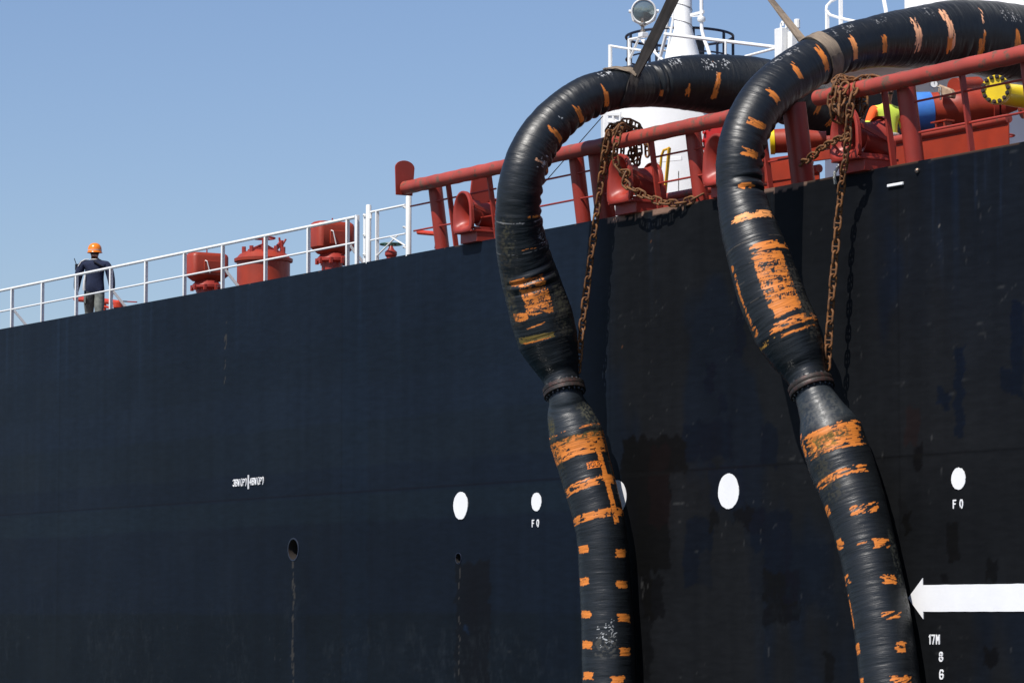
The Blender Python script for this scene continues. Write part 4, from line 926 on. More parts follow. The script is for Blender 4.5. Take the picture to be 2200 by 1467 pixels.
# ================================================================== CHAINS
def link_mesh(L=.205, Wd=.118, d=.030):
    mb = MB(); r = Wd / 2 - d / 2; hl = L / 2 - Wd / 2; path = []
    for k in range(11): a = -PI / 2 + PI * k / 10; path.append((hl + r * math.cos(a), r * math.sin(a), 0))
    for k in range(11): a = PI / 2 + PI * k / 10; path.append((-hl + r * math.cos(a), r * math.sin(a), 0))
    mb.tube(path, d / 2, 10, closed=True); mb.tube([(0, -r, 0), (0, -r * .5, 0), (0, r * .5, 0), (0, r, 0)], [d * .55, d * .36, d * .36, d * .55], 8)
    o = mb.build('link', 'rust', None, smooth=60); me = o.data; bpy.data.objects.remove(o); return me
LINK = link_mesh()
def chain(root, pts, pitch=.142, nrm=(.5, -.85, 0), jit=.25, first=0):
    pts = [Vector(p) for p in pts]
    # smooth polyline
    cur = []
    for i in range(len(pts) - 1):
        p0 = pts[max(i - 1, 0)]; p1, p2 = pts[i], pts[i + 1]; p3 = pts[min(i + 2, len(pts) - 1)]
        for k in range(20):
            t = k / 20; cur.append(.5 * ((2 * p1) + (p2 - p0) * t + (2 * p0 - 5 * p1 + 4 * p2 - p3) * t * t + (3 * p1 - p0 - 3 * p2 + p3) * t ** 3))
    cur.append(pts[-1]); L = [0]
    for a, b in zip(cur[:-1], cur[1:]): L.append(L[-1] + (b - a).length)
    def at(s):
        for i in range(len(L) - 1):
            if L[i + 1] >= s: f = (s - L[i]) / max(1e-6, L[i + 1] - L[i]); return cur[i].lerp(cur[i + 1], f)
        return cur[-1]
    n = int(L[-1] / pitch); roll = .8
    for i in range(n):
        a, b = at(i * pitch), at((i + 1) * pitch); t = (b - a).normalized(); u = Vector(nrm); u = (u - t * u.dot(t)).normalized()
        roll = (.35 if (i + first) % 2 else .35 + PI / 2) + random.uniform(-jit, jit)
        u = Quaternion(t, roll) @ u; v = u.cross(t)
        o = bpy.data.objects.new('link', LINK); COL.objects.link(o); o.parent = root; o.matrix_parent_inverse = Matrix.Translation(root.location).inverted()
        m = Matrix((t, v, u)).transposed().to_4x4(); m.translation = (a + b) / 2; o.matrix_basis = m
    return n
def rail_loops(xc, n, dx, zlo, seed, y0=-.20, ry=.16):
    rnd = random.Random(seed); pts = []
    for k in range(n):
        x = xc + dx * k
        for q in range(8):
            a = PI / 2 + q * PI / 4 * 1.0
            zc = ZR + .02 - zlo / 2; rz = .17 + zlo / 2
            pts.append((x + dx * q / 8 + rnd.uniform(-.02, .02), y0 + .04 - ry * 1.0 * math.cos(a - PI / 2 + PI / 2) * 1.25 + rnd.uniform(-.02, .02), zc + rz * math.sin(a) + rnd.uniform(-.02, .02)))
    return pts
c1 = thing('mooring_chain', P(1300, 300, -.2), 'rusty chain bunched over the pipe rail gap and hanging behind the left hose', 'chain', 'rusty stud link chains')
xc1 = P(1318, 300, PY).x
for q in [[(1296, 350, -.20), (1300, 305, -.22), (1314, 272, -.10), (1342, 262, .08), (1368, 268, .28), (1384, 288, .36), (1391, 322, .40), (1390, 346, .40)],
          [(1302, 372, -.20), (1306, 330, -.22), (1312, 290, -.20), (1330, 268, -.05), (1352, 270, .15), (1368, 288, .30), (1374, 325, .36), (1372, 352, .36), (1362, 340, .34), (1358, 300, .28)],
          [(1316, 355, -.14), (1314, 315, -.18), (1322, 282, -.14), (1336, 275, .0), (1352, 286, .2), (1358, 320, .3), (1352, 350, .32), (1343, 330, .3)],
          [(1309, 345, -.10), (1308, 310, -.10), (1312, 284, -.08), (1322, 275, .0), (1335, 290, .15), (1338, 320, .22), (1334, 350, .25)]]:
    chain(c1, [P(*w) for w in q], jit=.6)
nh = chain(c1, [P(1308, 282, -.26), P(1298, 330, -.28), P(1290, 400, -.28), P(1283, 450, -.30), P(1272, 530, -.33), P(1262, 610, -.38), P(1252, 690, -.43), P(1245, 760, -.48), P(1241, 812, -.52)])
c1b = thing('mooring_chain', P(1400, 410, -.2), 'rusty chain strand sagging from the left chock along the hull edge', 'chain', 'rusty stud link chains')
chain(c1b, [P(1338, 268, -.36), P(1325, 300, -.40), P(1322, 345, -.36), P(1336, 372, -.30), P(1350, 366, -.25), P(1340, 392, -.33), P(1362, 408, -.30), P(1395, 425, -.20), P(1430, 436, -.12), P(1465, 436, -.05), P(1490, 428, .0), P(1505, 418, .08), P(1518, 425, .2)])
c2 = thing('mooring_chain', P(1820, 180, -.2), 'long rusty chain looped over the right pipe rail, hanging to the right flange', 'chain', 'rusty stud link chains')
xc2 = P(1818, 240, PY).x
chain(c2, rail_loops(xc2 - .14, 3, .10, .20, 9), jit=.5)
chain(c2, [P(1895, 172, .05), P(1870, 166, .0), P(1845, 172, -.05), P(1822, 195, -.2), P(1806, 230, -.38), P(1808, 265, -.40)], jit=.4)
chain(c2, [P(1842, 182, -.2), P(1830, 215, -.42), P(1823, 260, -.42), P(1822, 300, -.40), P(1817, 340, -.34), P(1812, 370, -.30), P(1806, 420, -.26), P(1800, 480, -.26), P(1795, 540, -.28), P(1789, 610, -.31), P(1784, 680, -.33), P(1780, 740, -.34), P(1778, 812, -.36)])
c2b = thing('mooring_chain', P(1770, 310, -.2), 'short rusty chain strand stretched left from the long hanging chain', 'chain', 'rusty stud link chains')
chain(c2b, [P(1820, 292, -.36), P(1795, 302, -.28), P(1772, 313, -.2), P(1752, 330, -.12), P(1735, 344, -.05), P(1716, 352, .1)], first=1)
# ================================================================== LEFT CRANE COLUMN, PLATFORM, MAST
YC = 8.0
def cyl_at(pxl, pxr, Y):
    c = P((pxl + pxr) / 2, 300, Y); return c, (pxr - pxl) / 2 / Q(c)[2]
cc, cr = cyl_at(1291, 1640, YC)
ct = thing('crane_column', (cc.x, YC, ZD), 'massive white crane column seen under the arch of the left hose', 'crane')
ztp = P(1465, 190, YC).z
MB().lathe((cc.x, YC, ZD), [(cr, 0), (cr, ztp - ZD - .12), (cr + .10, ztp - ZD - .1), (cr + .10, ztp - ZD)], 96).build('column', 'whiteclean', ct)
mz = MB(); mc, mr = cyl_at(1449, 1488, YC)
mt = thing('mast', (mc.x, YC, ztp), 'tall white round mast with a widening foot standing on the crane column platform', 'mast')
zk = P(1465, 62, YC).z
MB().lathe((mc.x, YC, ztp), [(mr * 2.15, -.02), (mr * 1.95, P(1465, 130, YC).z - ztp), (mr, zk - ztp), (mr, zk - ztp + 5)], 48).build('mast_tube', 'whiteclean', mt)
for sd in (0,):   # spiral grooves / cables
    pts = []
    for k in range(300):
        z = ztp + .05 + k * .012; f = min(1, max(0, (z - ztp) / (zk - ztp))); r_ = (mr * 2.1 * (1 - f) + mr * f) + .004; a = -2.2 - k * .26 + sd * PI
        pts.append((mc.x + r_ * math.cos(a), YC + r_ * math.sin(a), z))
    MB().tube(pts, .005, 6).build('spiral_rod', 'steel', mt)
# ladder on the mast's left
lx = P(1437, 80, YC - .35); pts1 = [P(1437, -200, YC), P(1436, 40, YC), P(1424, 100, YC), P(1414, 150, YC)]; pts2 = [P(1447, -200, YC - .15), P(1446, 40, YC - .15), P(1436, 100, YC - .18), P(1426, 150, YC - .2)]
lm = thing('mast_ladder', pts1[2], 'narrow white ladder leaning on the foot of the white mast', 'ladder')
mb = MB().tube(pts1, .022, 8).tube(pts2, .022, 8); mb.build('stile', 'whiteclean', lm)
mb = MB()
for k in range(14):
    y = -180 + k * 24; mb.tube([P(1437 - max(0, y - 40) * .2, y, YC), P(1447 - max(0, y - 40) * .18, y + 2, YC - .15)], .012, 6)
mb.build('rungs', 'whiteclean', lm)
# white pipe right of the mast
wp = thing('white_pipe', P(1508, 60, YC), 'white bent vertical pipe with a flange clamp right of the mast', 'pipe')
MB().tube([P(1507, -200, YC), P(1507, 0, YC), P(1507, 45, YC), P(1508, 65, YC), P(1513, 85, YC), P(1520, 103, YC), P(1527, 125, YC)], .032, 14).build('pipe', 'whiteclean', wp)
c = P(1507, 42, YC); MB().lathe(c - Vector((0, 0, .04)), [(.06, 0), (.07, .02), (.07, .06), (.06, .08)], 20).bar(P(1484, 33, YC), P(1512, 26, YC), .03, .05).bar(P(1484, 36, YC), P(1510, 35, YC), .02, .02).build('clamp', 'white', wp)
c = P(1526, 118, YC); MB().lathe(c - Vector((0, 0, .12)), [(.09, 0), (.09, .08), (.06, .12)], 16).build('foot', 'whiteclean', wp)
# platform railing
pr = thing('platform_railing', P(1500, 100, YC), 'white pipe railing of the crane platform running behind the left hose arch', 'railing')
Yr = YC - 1.3
MB().tube([P(1311, 99, Yr), P(1340, 104, Yr), P(1378, 109, Yr)], .022, 10).build('rail', 'white', pr)
MB().tube([P(1428, 74, Yr), P(1540, 87, Yr + .2), P(1668, 102, Yr + .5)], .03, 10).tube([P(1668, 104, Yr + .5), P(1600, 122, Yr + .2)], .022, 8).build('rail', 'white', pr)
for px, py, w in ((1311, 97, .036), (1352, 84, .03), (1559, 90, .02)):
    MB().tube([P(px, py, Yr), P(px, 185, Yr)], w, 12).build('post', 'white', pr)
MB().tube([P(1352, 86, Yr), P(1372, 82, Yr)], .025, 8).tube([P(1372, 84, Yr), P(1354, 125, Yr)], .022, 8).tube([P(1380, 88, Yr), P(1424, 130, Yr)], .025, 8).tube([P(1430, 78, Yr), P(1414, 140, Yr)], .03, 8).tube([P(1376, 84, Yr), P(1400, 96, Yr), P(1408, 112, Yr)], .02, 8).build('brace', 'white', pr)
# dark ring railing behind
dr_ = thing('ring_railing', P(1460, 100, YC + 1), 'dark circular railing on the platform round the mast', 'railing')
cR = P(1460, 92, YC + .6); Rr_ = 115 / Q(cR)[2]
arc = [(cR.x + Rr_ * math.cos(a), cR.y + Rr_ * math.sin(a)) for a in np.linspace(0, 2 * PI, 72, endpoint=False)]
zr1 = P(1460, 80, YC + .6).z; zr2 = P(1460, 128, YC + .6).z
MB().tube([(x, y, zr1) for x, y in arc], .024, 8, closed=True).build('top_rail', 'navyrail', dr_)
MB().tube([(x, y, zr2) for x, y in arc], .016, 8, closed=True).build('middle_rail', 'navyrail', dr_)
for k in range(9):
    a = k * 2 * PI / 9 + .35; MB().cyl((cR.x + Rr_ * math.cos(a), cR.y + Rr_ * math.sin(a), zr1), (cR.x + Rr_ * math.cos(a), cR.y + Rr_ * math.sin(a), zr1 - 1.1), .026, 8).build('post', 'navyrail', dr_)
a = P(1499, 100, YC + .8); tag(MB().box((a.x, a.y, a.z - .1), (.22, .14, .55)).box((a.x, a.y - .075, a.z + .05), (.18, .012, .1)).build('control_cabinet', 'black', None, .01), 'small black cabinet right of the mast foot', 'cabinet')
# searchlight
Ys = YC - 1.4; c = P(1383, 25, Ys); rS = 26 / Q(c)[2]
sp = thing('searchlight', P(1382, 75, Ys), 'round white searchlight with grey glass on a bracket beside the dark sling', 'searchlight')
ax = Vector((.80, -.58, -.18)).normalized()
MB().lathe(c - ax * .2, [(.05, -.02), (rS * .55, 0), (rS * .88, .08), (rS * .98, .14), (rS * 1.0, .19)], 40, ax).build('housing', 'white', sp)
MB().ring(c, ax, rS * .98, .017, 48, 10).build('bezel', 'white', sp)
MB().lathe(c - ax * .012, [(rS * .95, 0), (rS * .94, .006), (rS * .6, .03), (.01, .042)], 40, ax).build('glass', 'glass', sp)
sd_ = ax.cross(Vector((0, 0, 1))).normalized()
mb = MB()
for q in (-1, 1): mb.tube([c + sd_ * q * rS * 1.06 - ax * .08, c + sd_ * q * rS * .9 - ax * .08 - Vector((0, 0, rS * .75)), c - ax * .08 - Vector((0, 0, rS * 1.25))], .016, 8)
for q in (-1, 1): mb.lathe(c + sd_ * q * rS * 1.0 - ax * .08, [(.03, 0), (.03, .05)], 12, sd_ * q)
mb.build('yoke', 'white', sp)
MB().lathe(P(1381, 73, Ys), [(.05, 0), (.05, .04), (.03, .06), (.03, .12), (.055, .14), (.055, .18), (.03, .2), (.03, .26)], 16).build('swivel_base', 'steel', sp)
MB().box(P(1382, 76, Ys), (.13, .13, .08)).build('bracket', 'white', sp, .008)
# junction box cluster on the right of the platform
c = P(1680, 98, Yr + .5)
jb = thing('junction_box', c, 'white rust streaked box with two hooked vents on top, between the two hose arches', 'junction box')
MB().box(c, (.20, .16, .55)).build('box', 'white', jb, .01)
MB().box(c + Vector((.18, .08, -.02)), (.12, .12, .45)).tube([c + Vector((.25, .12, .25)), c + Vector((.25, .12, .40))], .05, 10).build('side_tank', 'white', jb, .01)
for q in (-.05, .09): b0 = c + Vector((q, .02, .27)); MB().tube([b0, b0 + Vector((0, 0, .09)), b0 + Vector((.03, 0, .12)), b0 + Vector((.06, 0, .09)), b0 + Vector((.06, 0, .05))], .018, 8).build('vent_hook', 'white', jb)
# fittings on the column seen beside the chain: white bracket, yellow ladder, white bar, grey rod
lf = thing('column_bracket', P(1325, 250, YC - 1.35), 'white pipe bracket near the left edge of the crane column', 'bracket')
MB().bar(P(1302, 235, YC - 1.3), P(1302, 320, YC - 1.3), .10, .04).bar(P(1320, 232, YC - 1.4), P(1320, 300, YC - 1.4), .07, .05).bar(P(1306, 246, YC - 1.4), P(1332, 246, YC - 1.45), .03, .05).bar(P(1306, 262, YC - 1.4), P(1336, 262, YC - 1.45), .03, .03).bar(P(1333, 240, YC - 1.45), P(1330, 285, YC - 1.45), .02, .04).build('frame', 'white', lf, .003)
yl = thing('yellow_ladder', P(1430, 400, YC - 2.2), 'narrow yellow hooped ladder in front of the white column', 'ladder')
Yy = YC - 2.4
MB().tube([P(1414, 420, Yy), P(1417, 380, Yy), P(1421, 335, Yy), P(1426, 323, Yy), P(1435, 320, Yy), P(1438, 318, Yy)], .022, 8).build('stile', 'yellowrail', yl)
MB().bar(P(1428, 420, Yy), P(1438, 318, Yy), .05, .03).build('stile', 'yellowrail', yl)
tag(MB().bar(P(1408, 346, YC - 1.6), P(1465, 340, YC - 1.3), .03, .07).build('grab_bar', 'whiteclean', None, .004), 'short white bar fixed on the crane column behind the yellow ladder', 'bar')
tag(MB().tube([P(1458, 368, YC - 1.9), P(1458, 425, YC - 1.9)], .008, 6).build('thin_rod', 'steel', None), 'thin grey vertical rod in front of the crane column', 'rod')
# bright red bolted wheel between the post and the chock
Yw = 2.2; c = P(1545, 300, Yw); rw = 42 / Q(c)[2]
rw_ = thing('bolted_flange', c, 'bright red bolted flange left of the right hose, behind the rail post', 'flange')
ax2 = Vector((.35, -.9, 0)).normalized()
MB().lathe(c, [(rw, 0), (rw, .05), (rw * .6, .055), (rw * .6, .5)], 48, -ax2).build('disc', 'brightred', rw_)
for k in range(14):
    a = 2 * PI * k / 14; qd_ = ax2.to_track_quat('Z', 'Y') @ Vector((math.cos(a), math.sin(a), 0)) * rw * .96
    MB().cyl(c + qd_ - ax2 * .1, c + qd_ + ax2 * .04, .022, 6).build('bolt', 'brightred', rw_)
# stay wire
tag(MB().tube([P(1295, 250, 4.), P(1150, 415, 4.)], .008, 6).build('stay_wire', 'black', None), 'thin dark stay wire slanting under the left hose arch', 'wire')
# ================================================================== RIGHT CRANE (white, shaded by an added slab)
YR = 9.0
YW = 6.4; xa_ = P(1772, 300, YW).x; xb_ = xa_ + 16
cr2 = thing('crane_house', (xa_ + 3, YW + 2, ZD), 'white crane house high behind the right hose, with an added slab shading its wall', 'crane')
zp = P(1650, 152, YW - 1.3).z
MB().box((xa_ + 8, YW + 2, (ZD + zp) / 2), (16, 4, zp - ZD)).build('lower_wall', 'whiteclean', cr2)
MB().box((xa_ + 7.8, YW + 1.4, zp + .05), (16.6, 5.4, .10)).build('added_shade_slab', 'whiteclean', cr2, .01)  # slab added out of sight behind the hose to shade the lower wall
xl_ = P(1940, 10, YW + .2).x; MB().box((xl_ + 3.5, YW + 2.2, zp + 2.6), (7, 4, 5.0)).build('cabin', 'whiteclean', cr2, .05)
YR = 9.0
hl = thing('hoop_guard', P(1840, 30, YR - 2.5), 'white ladder cage hoop and uprights at the top, above the right hose arch', 'ladder cage')
Yh = YR - 3; c = P(1850, 12, Yh); rr = 70 / Q(c)[2]
MB().tube([P(1830, -25, Yh + .5), P(1805, -6, Yh + .3), P(1785, 4, Yh + .15), P(1776, 14, Yh), P(1775, 24, Yh - .1), P(1784, 33, Yh - .2), P(1805, 40, Yh - .3), P(1835, 46, Yh - .3), P(1875, 51, Yh - .2)], .022, 10).build('hoop', 'whiteclean', hl)
for px, w in ((1777, .05), (1840, .05)): MB().box((P(px, 0, Yh).x, P(px, 0, Yh).y - (.0 if px == 1777 else .3), (P(px, 120, Yh).z + P(px, 22 if px == 1777 else -200, Yh).z) / 2), (.035, .06, P(px, 22 if px == 1777 else -200, Yh).z - P(px, 120, Yh).z)).build('upright', 'whiteclean', hl, .004)
MB().tube([P(1893, -30, Yh), P(1903, 22, Yh), P(1905, 60, Yh)], .03, 10).build('upright', 'whiteclean', hl)
# ================================================================== MANIFOLD
Ym = 1.7
mp_ = thing('manifold_pipe', P(2060, 240, Ym), 'large red manifold pipe with a blue wrapped end, behind the right pipe rail', 'pipe')
c0 = P(1998, 238, Ym); s_ = Q(c0)[2]; rp = 38 / s_
dirp = (P(2128, 226, Ym + .70) - c0); 
MB().tube([c0, c0 + dirp * .35, c0 + dirp * .36, c0 + dirp * .72, c0 + dirp * .73, c0 + dirp], [rp, rp, rp * 1.02, rp * 1.02, rp, rp], 48).build('pipe', 'deckred', mp_)
d_ = dirp.normalized()
MB().tube([c0 - d_ * .31, c0 - d_ * .26, c0 - d_ * .2, c0 + d_ * .01], [rp * .95, rp * 1.1, rp * 1.12, rp * 1.06], 48).build('blue_cover', 'blue', mp_)
MB().tube([c0 - d_ * .34, c0 - d_ * .31], [rp * .8, rp * .8], 48).build('end_flange', 'steel', mp_)
e = c0 + dirp
MB().tube([e - d_ * .02, e + d_ * .04], [rp * 1.25] * 2, 48).tube([e + d_ * .07, e + d_ * .12], [rp * 1.25] * 2, 48).build('joint_flange', 'red', mp_)
MB().tube([e + d_ * .1, e + d_ * .25, e + d_ * .33], [rp * .8, rp * .55, rp * .45], 32).tube([e + d_ * .40, e + d_ * .44], [rp * .95] * 2, 32).build('reducer', 'deckred', mp_)
c = P(2085, 178, Ym + .6); MB().tube([P(2050, 186, Ym + .4), P(2100, 183, Ym + .9)], 18 / s_, 32).build('upper_branch', 'deckred', mp_)
a = P(2025, 262, Ym - .3); b = P(2025, 292, Ym - .3)
MB().box(a, (.30, .14, .02)).box(b, (.30, .14, .02)).box((a + b) / 2 - Vector((.06, 0, 0)), (.02, .12, a.z - b.z)).box((a + b) / 2 + Vector((.1, 0, 0)), (.02, .12, a.z - b.z)).build('pipe_support', 'deckred', mp_, .002)
yf = thing('blind_flange', P(2140, 195, 1.6), 'yellow bolted blind flange on a yellow pipe at the right edge', 'flange')
Yf = 1.5; c = P(2139, 192, Yf); rf = 31 / Q(c)[2]; ax = Vector((.66, -.75, 0)).normalized(); q = ax.to_track_quat('Z', 'Y')
MB().lathe(c - ax * .05, [(rf, 0), (rf, .045), (rf * .97, .05)], 48, ax).lathe(c - ax * .13, [(rf, 0), (rf, .05)], 48, ax).build('disc', 'yellow', yf)
MB().tube([c - ax * .1, c - ax * .35, c - ax * .42 + Vector((0, .25, 0)), c + Vector((-.2, 1.2, -.02))], [rf * .72, rf * .75, rf * .8, rf * .8], 40).build('pipe', 'yellow', yf)
for k in range(14): a = 2 * PI * k / 14 + .1; dd = q @ Vector((math.cos(a), math.sin(a), 0)) * rf * .87; MB().cyl(c + dd - ax * .17, c + dd + ax * .035, .016, 8).cyl(c + dd, c + dd + ax * .025, .028, 6).build('bolt', 'flange', yf)
MB().box(c + ax * .004 + Vector((0, 0, .06)), (.07, .07, .07), q.to_matrix()).build('tag_plate', 'mark', yf) if False else None
pg = thing('pressure_gauge', P(2007, 181, Ym - .3), 'small round white faced pressure gauge above the blue pipe end', 'gauge')
c = P(2007, 181, Ym - .3); ax = Vector((.85, -.5, -.05)).normalized()
MB().lathe(c - ax * .05, [(.046, 0), (.05, .01), (.05, .048), (.043, .05)], 28, ax).build('case', 'steel', pg); MB().lathe(c - ax * .004, [(.042, 0), (.042, .006)], 28, ax).build('face', 'gauge', pg)
MB().bar(c + ax * .006, c + ax * .006 + Vector((0, 0, .03)), .004, .004).build('needle', 'black', pg)
MB().tube([c - ax * .05, c + Vector((.05, .06, -.05)), c + Vector((.05, .06, -.2))], .014, 8).build('stem', 'steel', pg)
cv = thing('canvas_bundle', P(2032, 196, Ym), 'folded tan canvas hood beside the pressure gauge', 'cover')
MB().prism([P(2016, 181, Ym - .1), P(2040, 190, Ym - .1), P(2046, 198, Ym - .1), P(2044, 211, Ym - .1), P(2024, 207, Ym - .1), P(2014, 200, Ym - .1)], (-.06, .12, 0)).build('cloth', 'canvas', cv, .02)
# second manifold pipe with yellow flange, seen between the right hose and the chock
m2 = thing('manifold_pipe', P(1690, 305, 1.8), 'red manifold pipe with a yellow end flange, right of the right hose', 'pipe')
a = P(1664, 304, 1.6); b = P(1735, 300, 1.96); d_ = (b - a).normalized(); rp = 26 / Q(a)[2]
MB().tube([a, b], [rp, rp], 40).tube([b, b + d_ * .2, b + d_ * .25], [rp * .8, rp * .6, rp * .6], 32).build('pipe', 'deckred', m2)
MB().tube([a - d_ * .06, a - d_ * .0], [rp * 1.08] * 2, 40).build('yellow_flange', 'yellow', m2)
MB().tube([P(1752, 309, 2.3), P(1790, 305, 2.7)], [.09, .09], 24).tube([P(1745, 309, 2.2), P(1749, 309, 2.25)], [.16, .16], 24).build('branch', 'deckred', m2)
# red frame work low between rails: beams on deck behind the right hose
fb = thing('steel_rack', P(1690, 340, 1.0), 'low red steel rack on deck between the right hose and the wide post', 'rack')
MB().bar(P(1640, 352, 1.2), P(1800, 330, 1.2), .05, .12).bar(P(1645, 320, 1.2), P(1645, 400, 1.2), .05, .05).bar(P(1640, 372, 1.0), P(1730, 360, 1.0), .02, .25).build('frame', 'deckred', fb, .004)
# grey equipment box seen under the manifold pipe
tag(MB().box(P(2052, 285, 3.2), (.35, .3, .4)).box(P(2052, 285, 3.2) + Vector((0, 0, .21)), (.39, .34, .02)).build('equipment_box', 'whiteclean', None, .01), 'pale box standing on deck below the big red pipe', 'box')
# rope by the chock
pts = [P(1795 + 0, 395, -.02), P(1793, 383, -.05), P(1794, 370, -.06), P(1800, 360, -.02), P(1806, 352, .1)]
rp_ = thing('rope', P(1800, 375, 0), 'pale twisted rope end hanging under the right chock', 'rope')
mb = MB()
cur = []
for i in range(len(pts) - 1):
    for k in range(10): cur.append(pts[i].lerp(pts[i + 1], k / 10))
for s3 in range(3):
    mb.tube([p + Vector((math.cos(i * .9 + s3 * 2.09), math.sin(i * .9 + s3 * 2.09), 0)) * .010 for i, p in enumerate(cur)], .011, 6)
mb.build('strands', 'rope', rp_)
# ================================================================== PEOPLE
def skin_mesh(joints, edges, root=0, sub=2):
    me = bpy.data.meshes.new('tmp'); me.from_pydata([j[0] for j in joints], edges, []); o = bpy.data.objects.new('tmp', me); COL.objects.link(o)
    sk = o.modifiers.new('s', 'SKIN'); sk.use_smooth_shade = True; sk.branch_smoothing = .4
    for i, j in enumerate(joints):
        v = me.skin_vertices[0].data[i]; v.radius = (j[1], j[2] if len(j) > 2 else j[1]); v.use_root = (i == root)
    sb_ = o.modifiers.new('b', 'SUBSURF'); sb_.levels = sub; sb_.render_levels = sub
    dg = bpy.context.evaluated_depsgraph_get(); dg.update(); m2_ = bpy.data.meshes.new_from_object(o.evaluated_get(dg)); bpy.data.objects.remove(o); return m2_
def person(loc, heading, label, J, E, matfun, mats, sub=2):
    root = thing('person', loc, label, 'person'); root.rotation_euler.z = heading
    me = skin_mesh(J, E, 0, sub); me.materials.clear()
    for m in mats: me.materials.append(M[m])
    idx = [mats.index(matfun(p.center)) for p in me.polygons]; me.polygons.foreach_set('material_index', idx); me.shade_smooth()
    b = bpy.data.objects.new('body', me); COL.objects.link(b); b.parent = root; return root
def local(mb, name, mat, root, **k):
    o = mb.build(name, mat, None, **k); o.parent = root; o.matrix_parent_inverse = Matrix(); return o
def add_hand(J, E, wrist, palm, fingers, thumb):
    i0 = len(J); J.append((palm, .030, .018)); E.append((wrist, i0))
    for f in fingers:
        p = i0
        for q in f: J.append((q, .0085)); E.append((p, len(J) - 1)); p = len(J) - 1
    p = i0
    for q in thumb: J.append((q, .0095)); E.append((p, len(J) - 1)); p = len(J) - 1
# man 1: facing +y in local space (x right), seen from behind, mid-stride
J = [((0, 0, .96), .185, .135), ((0, .0, 1.12), .19, .135), ((0, -.01, 1.28), .205, .14), ((0, .0, 1.42), .15, .11), ((0, .01, 1.50), .062), ((0, .02, 1.56), .058), ((0, .03, 1.63), .085, .095), ((0, .03, 1.70), .088, .098), ((0, .03, 1.765), .065, .07)]
E_ = [(0, 1), (1, 2), (2, 3), (3, 4), (4, 5), (5, 6), (6, 7), (7, 8)]
def limb(J, E, start, pts):
    p = start
    for q in pts: J.append(q); E.append((p, len(J) - 1)); p = len(J) - 1
    return p
for sx, fw in ((-1, .10), (1, -.08)):
    w = limb(J, E_, 3, [((sx * .20, 0, 1.43), .095), ((sx * .25, fw * .2 - .02, 1.30), .085), ((sx * .285, fw * .4 - .02, 1.12), .072), ((sx * .30, fw * .9, .98), .060), ((sx * .30, fw * 1.4 + .03, .88), .030)])
    hx, hy, hz = sx * .30, fw * 1.5 + .04, .81
    add_hand(J, E_, w, (hx, hy, hz), [[(hx + sx * .004, hy + .03 - q * .02, hz - .05), (hx - sx * .006, hy + .036 - q * .02, hz - .085 + abs(q - 1) * .008), (hx - sx * .018, hy + .034 - q * .02, hz - .105 + abs(q - 1) * .01)] for q in range(4)], [(hx - sx * .01, hy + .045, hz - .01), (hx - sx * .012, hy + .055, hz - .045)])
for sx, fw in ((-1, .18), (1, -.12)):
    limb(J, E_, 0, [((sx * .085, .0, .86), .115), ((sx * .085, fw * .5 + .02, .66), .100), ((sx * .08, fw * .9 + .03, .48), .080), ((sx * .10, fw * .9 - .02, .28), .062), ((sx * .10, fw * 1.0 - .06, .10), .048), ((sx * .105, fw * 1.0 + .02, .05), .045), ((sx * .11, fw * 1.0 + .14, .035), .035)])
def mf(c):
    x, y, z = c
    if z > 1.50: return 'skin' if z < 1.60 or y > .06 else 'hair'
    if z < .13: return 'black'
    if abs(x) > .245 and z < .845: return 'skin'
    if z > .86 or (abs(x) > .22): return 'navy'
    return 'greycloth'
Ymn = 2.0
for _ in range(30):
    hp = P(203, 520, Ymn); Ymn += (hp.z - (ZD + 1.87)) * -1.5 if False else 0
    f_ = lambda Yv: P(203, 520, Yv).z - (ZD + 1.84)
lo, hi = .5, 6.0
for _ in range(40):
    md = (lo + hi) / 2
    if f_(md) < 0: lo = md
    else: hi = md
Ymn = md
ml = P(203, 600, Ymn)
hd_ = math.atan2(.40, -.92) - PI / 2
man = person((ml.x, Ymn, ZD - .01), hd_, 'person from behind in navy jacket, grey trousers and orange hard hat by the railing', J, E_, mf, ['navy', 'greycloth', 'skin', 'hair', 'black'])
man.scale = (1.12, 1.15, 1.0)
mb = MB().lathe((0, .02, 1.70), [(.134, -.058), (.130, -.048), (.120, -.042), (.120, .0), (.115, .04), (.10, .08), (.070, .112), (.035, .128), (.002, .132)], 36)
mb.box((0, .15, 1.652), (.17, .10, .012)); hm = local(mb, 'hard_hat', 'helmet', man, bev=.003)
hb = MB().tube([(.116 * math.cos(a), .02 + .116 * math.sin(a), 1.69) for a in np.linspace(0, 2 * PI, 40, endpoint=False)], .008, 6, closed=True, sq=.7); o = hb.build('reflective_band', 'whitecloth', None); o.parent = hm; o.matrix_parent_inverse = Matrix()
mb = MB().tube([(.01 + .068 * math.cos(a), .02 + .062 * math.sin(a), 1.505) for a in np.linspace(0, 2 * PI, 30, endpoint=False)], .012, 8, closed=True, sq=1.5); local(mb, 'collar', 'whitecloth', man)
mb = MB()   # pale side panel low on the left of the jacket and the stripe on the sleeve
mb.tube([(-.160, -.06, 1.20), (-.175, -.07, 1.08), (-.178, -.07, .96), (-.172, -.06, .90)], [.014, .020, .026, .028], 8); local(mb, 'side_panel', 'whitecloth', man)
mb = MB().tube([(-.10, -.065, 1.505), (-.17, -.07, 1.495), (-.235, -.07, 1.45), (-.285, -.075, 1.36)], [.009, .011, .011, .008], 8); local(mb, 'sleeve_stripe', 'whitecloth', man)
mb = MB().tube([(-.02, -.112, 1.46), (.07, -.128, 1.40), (.15, -.122, 1.35), (.24, -.07, 1.32)], .016, 8); local(mb, 'strap', 'black', man)
mb = MB().box((-.155, .0, .72), (.03, .12, .14)); local(mb, 'pocket', 'greycloth', man, bev=.01)
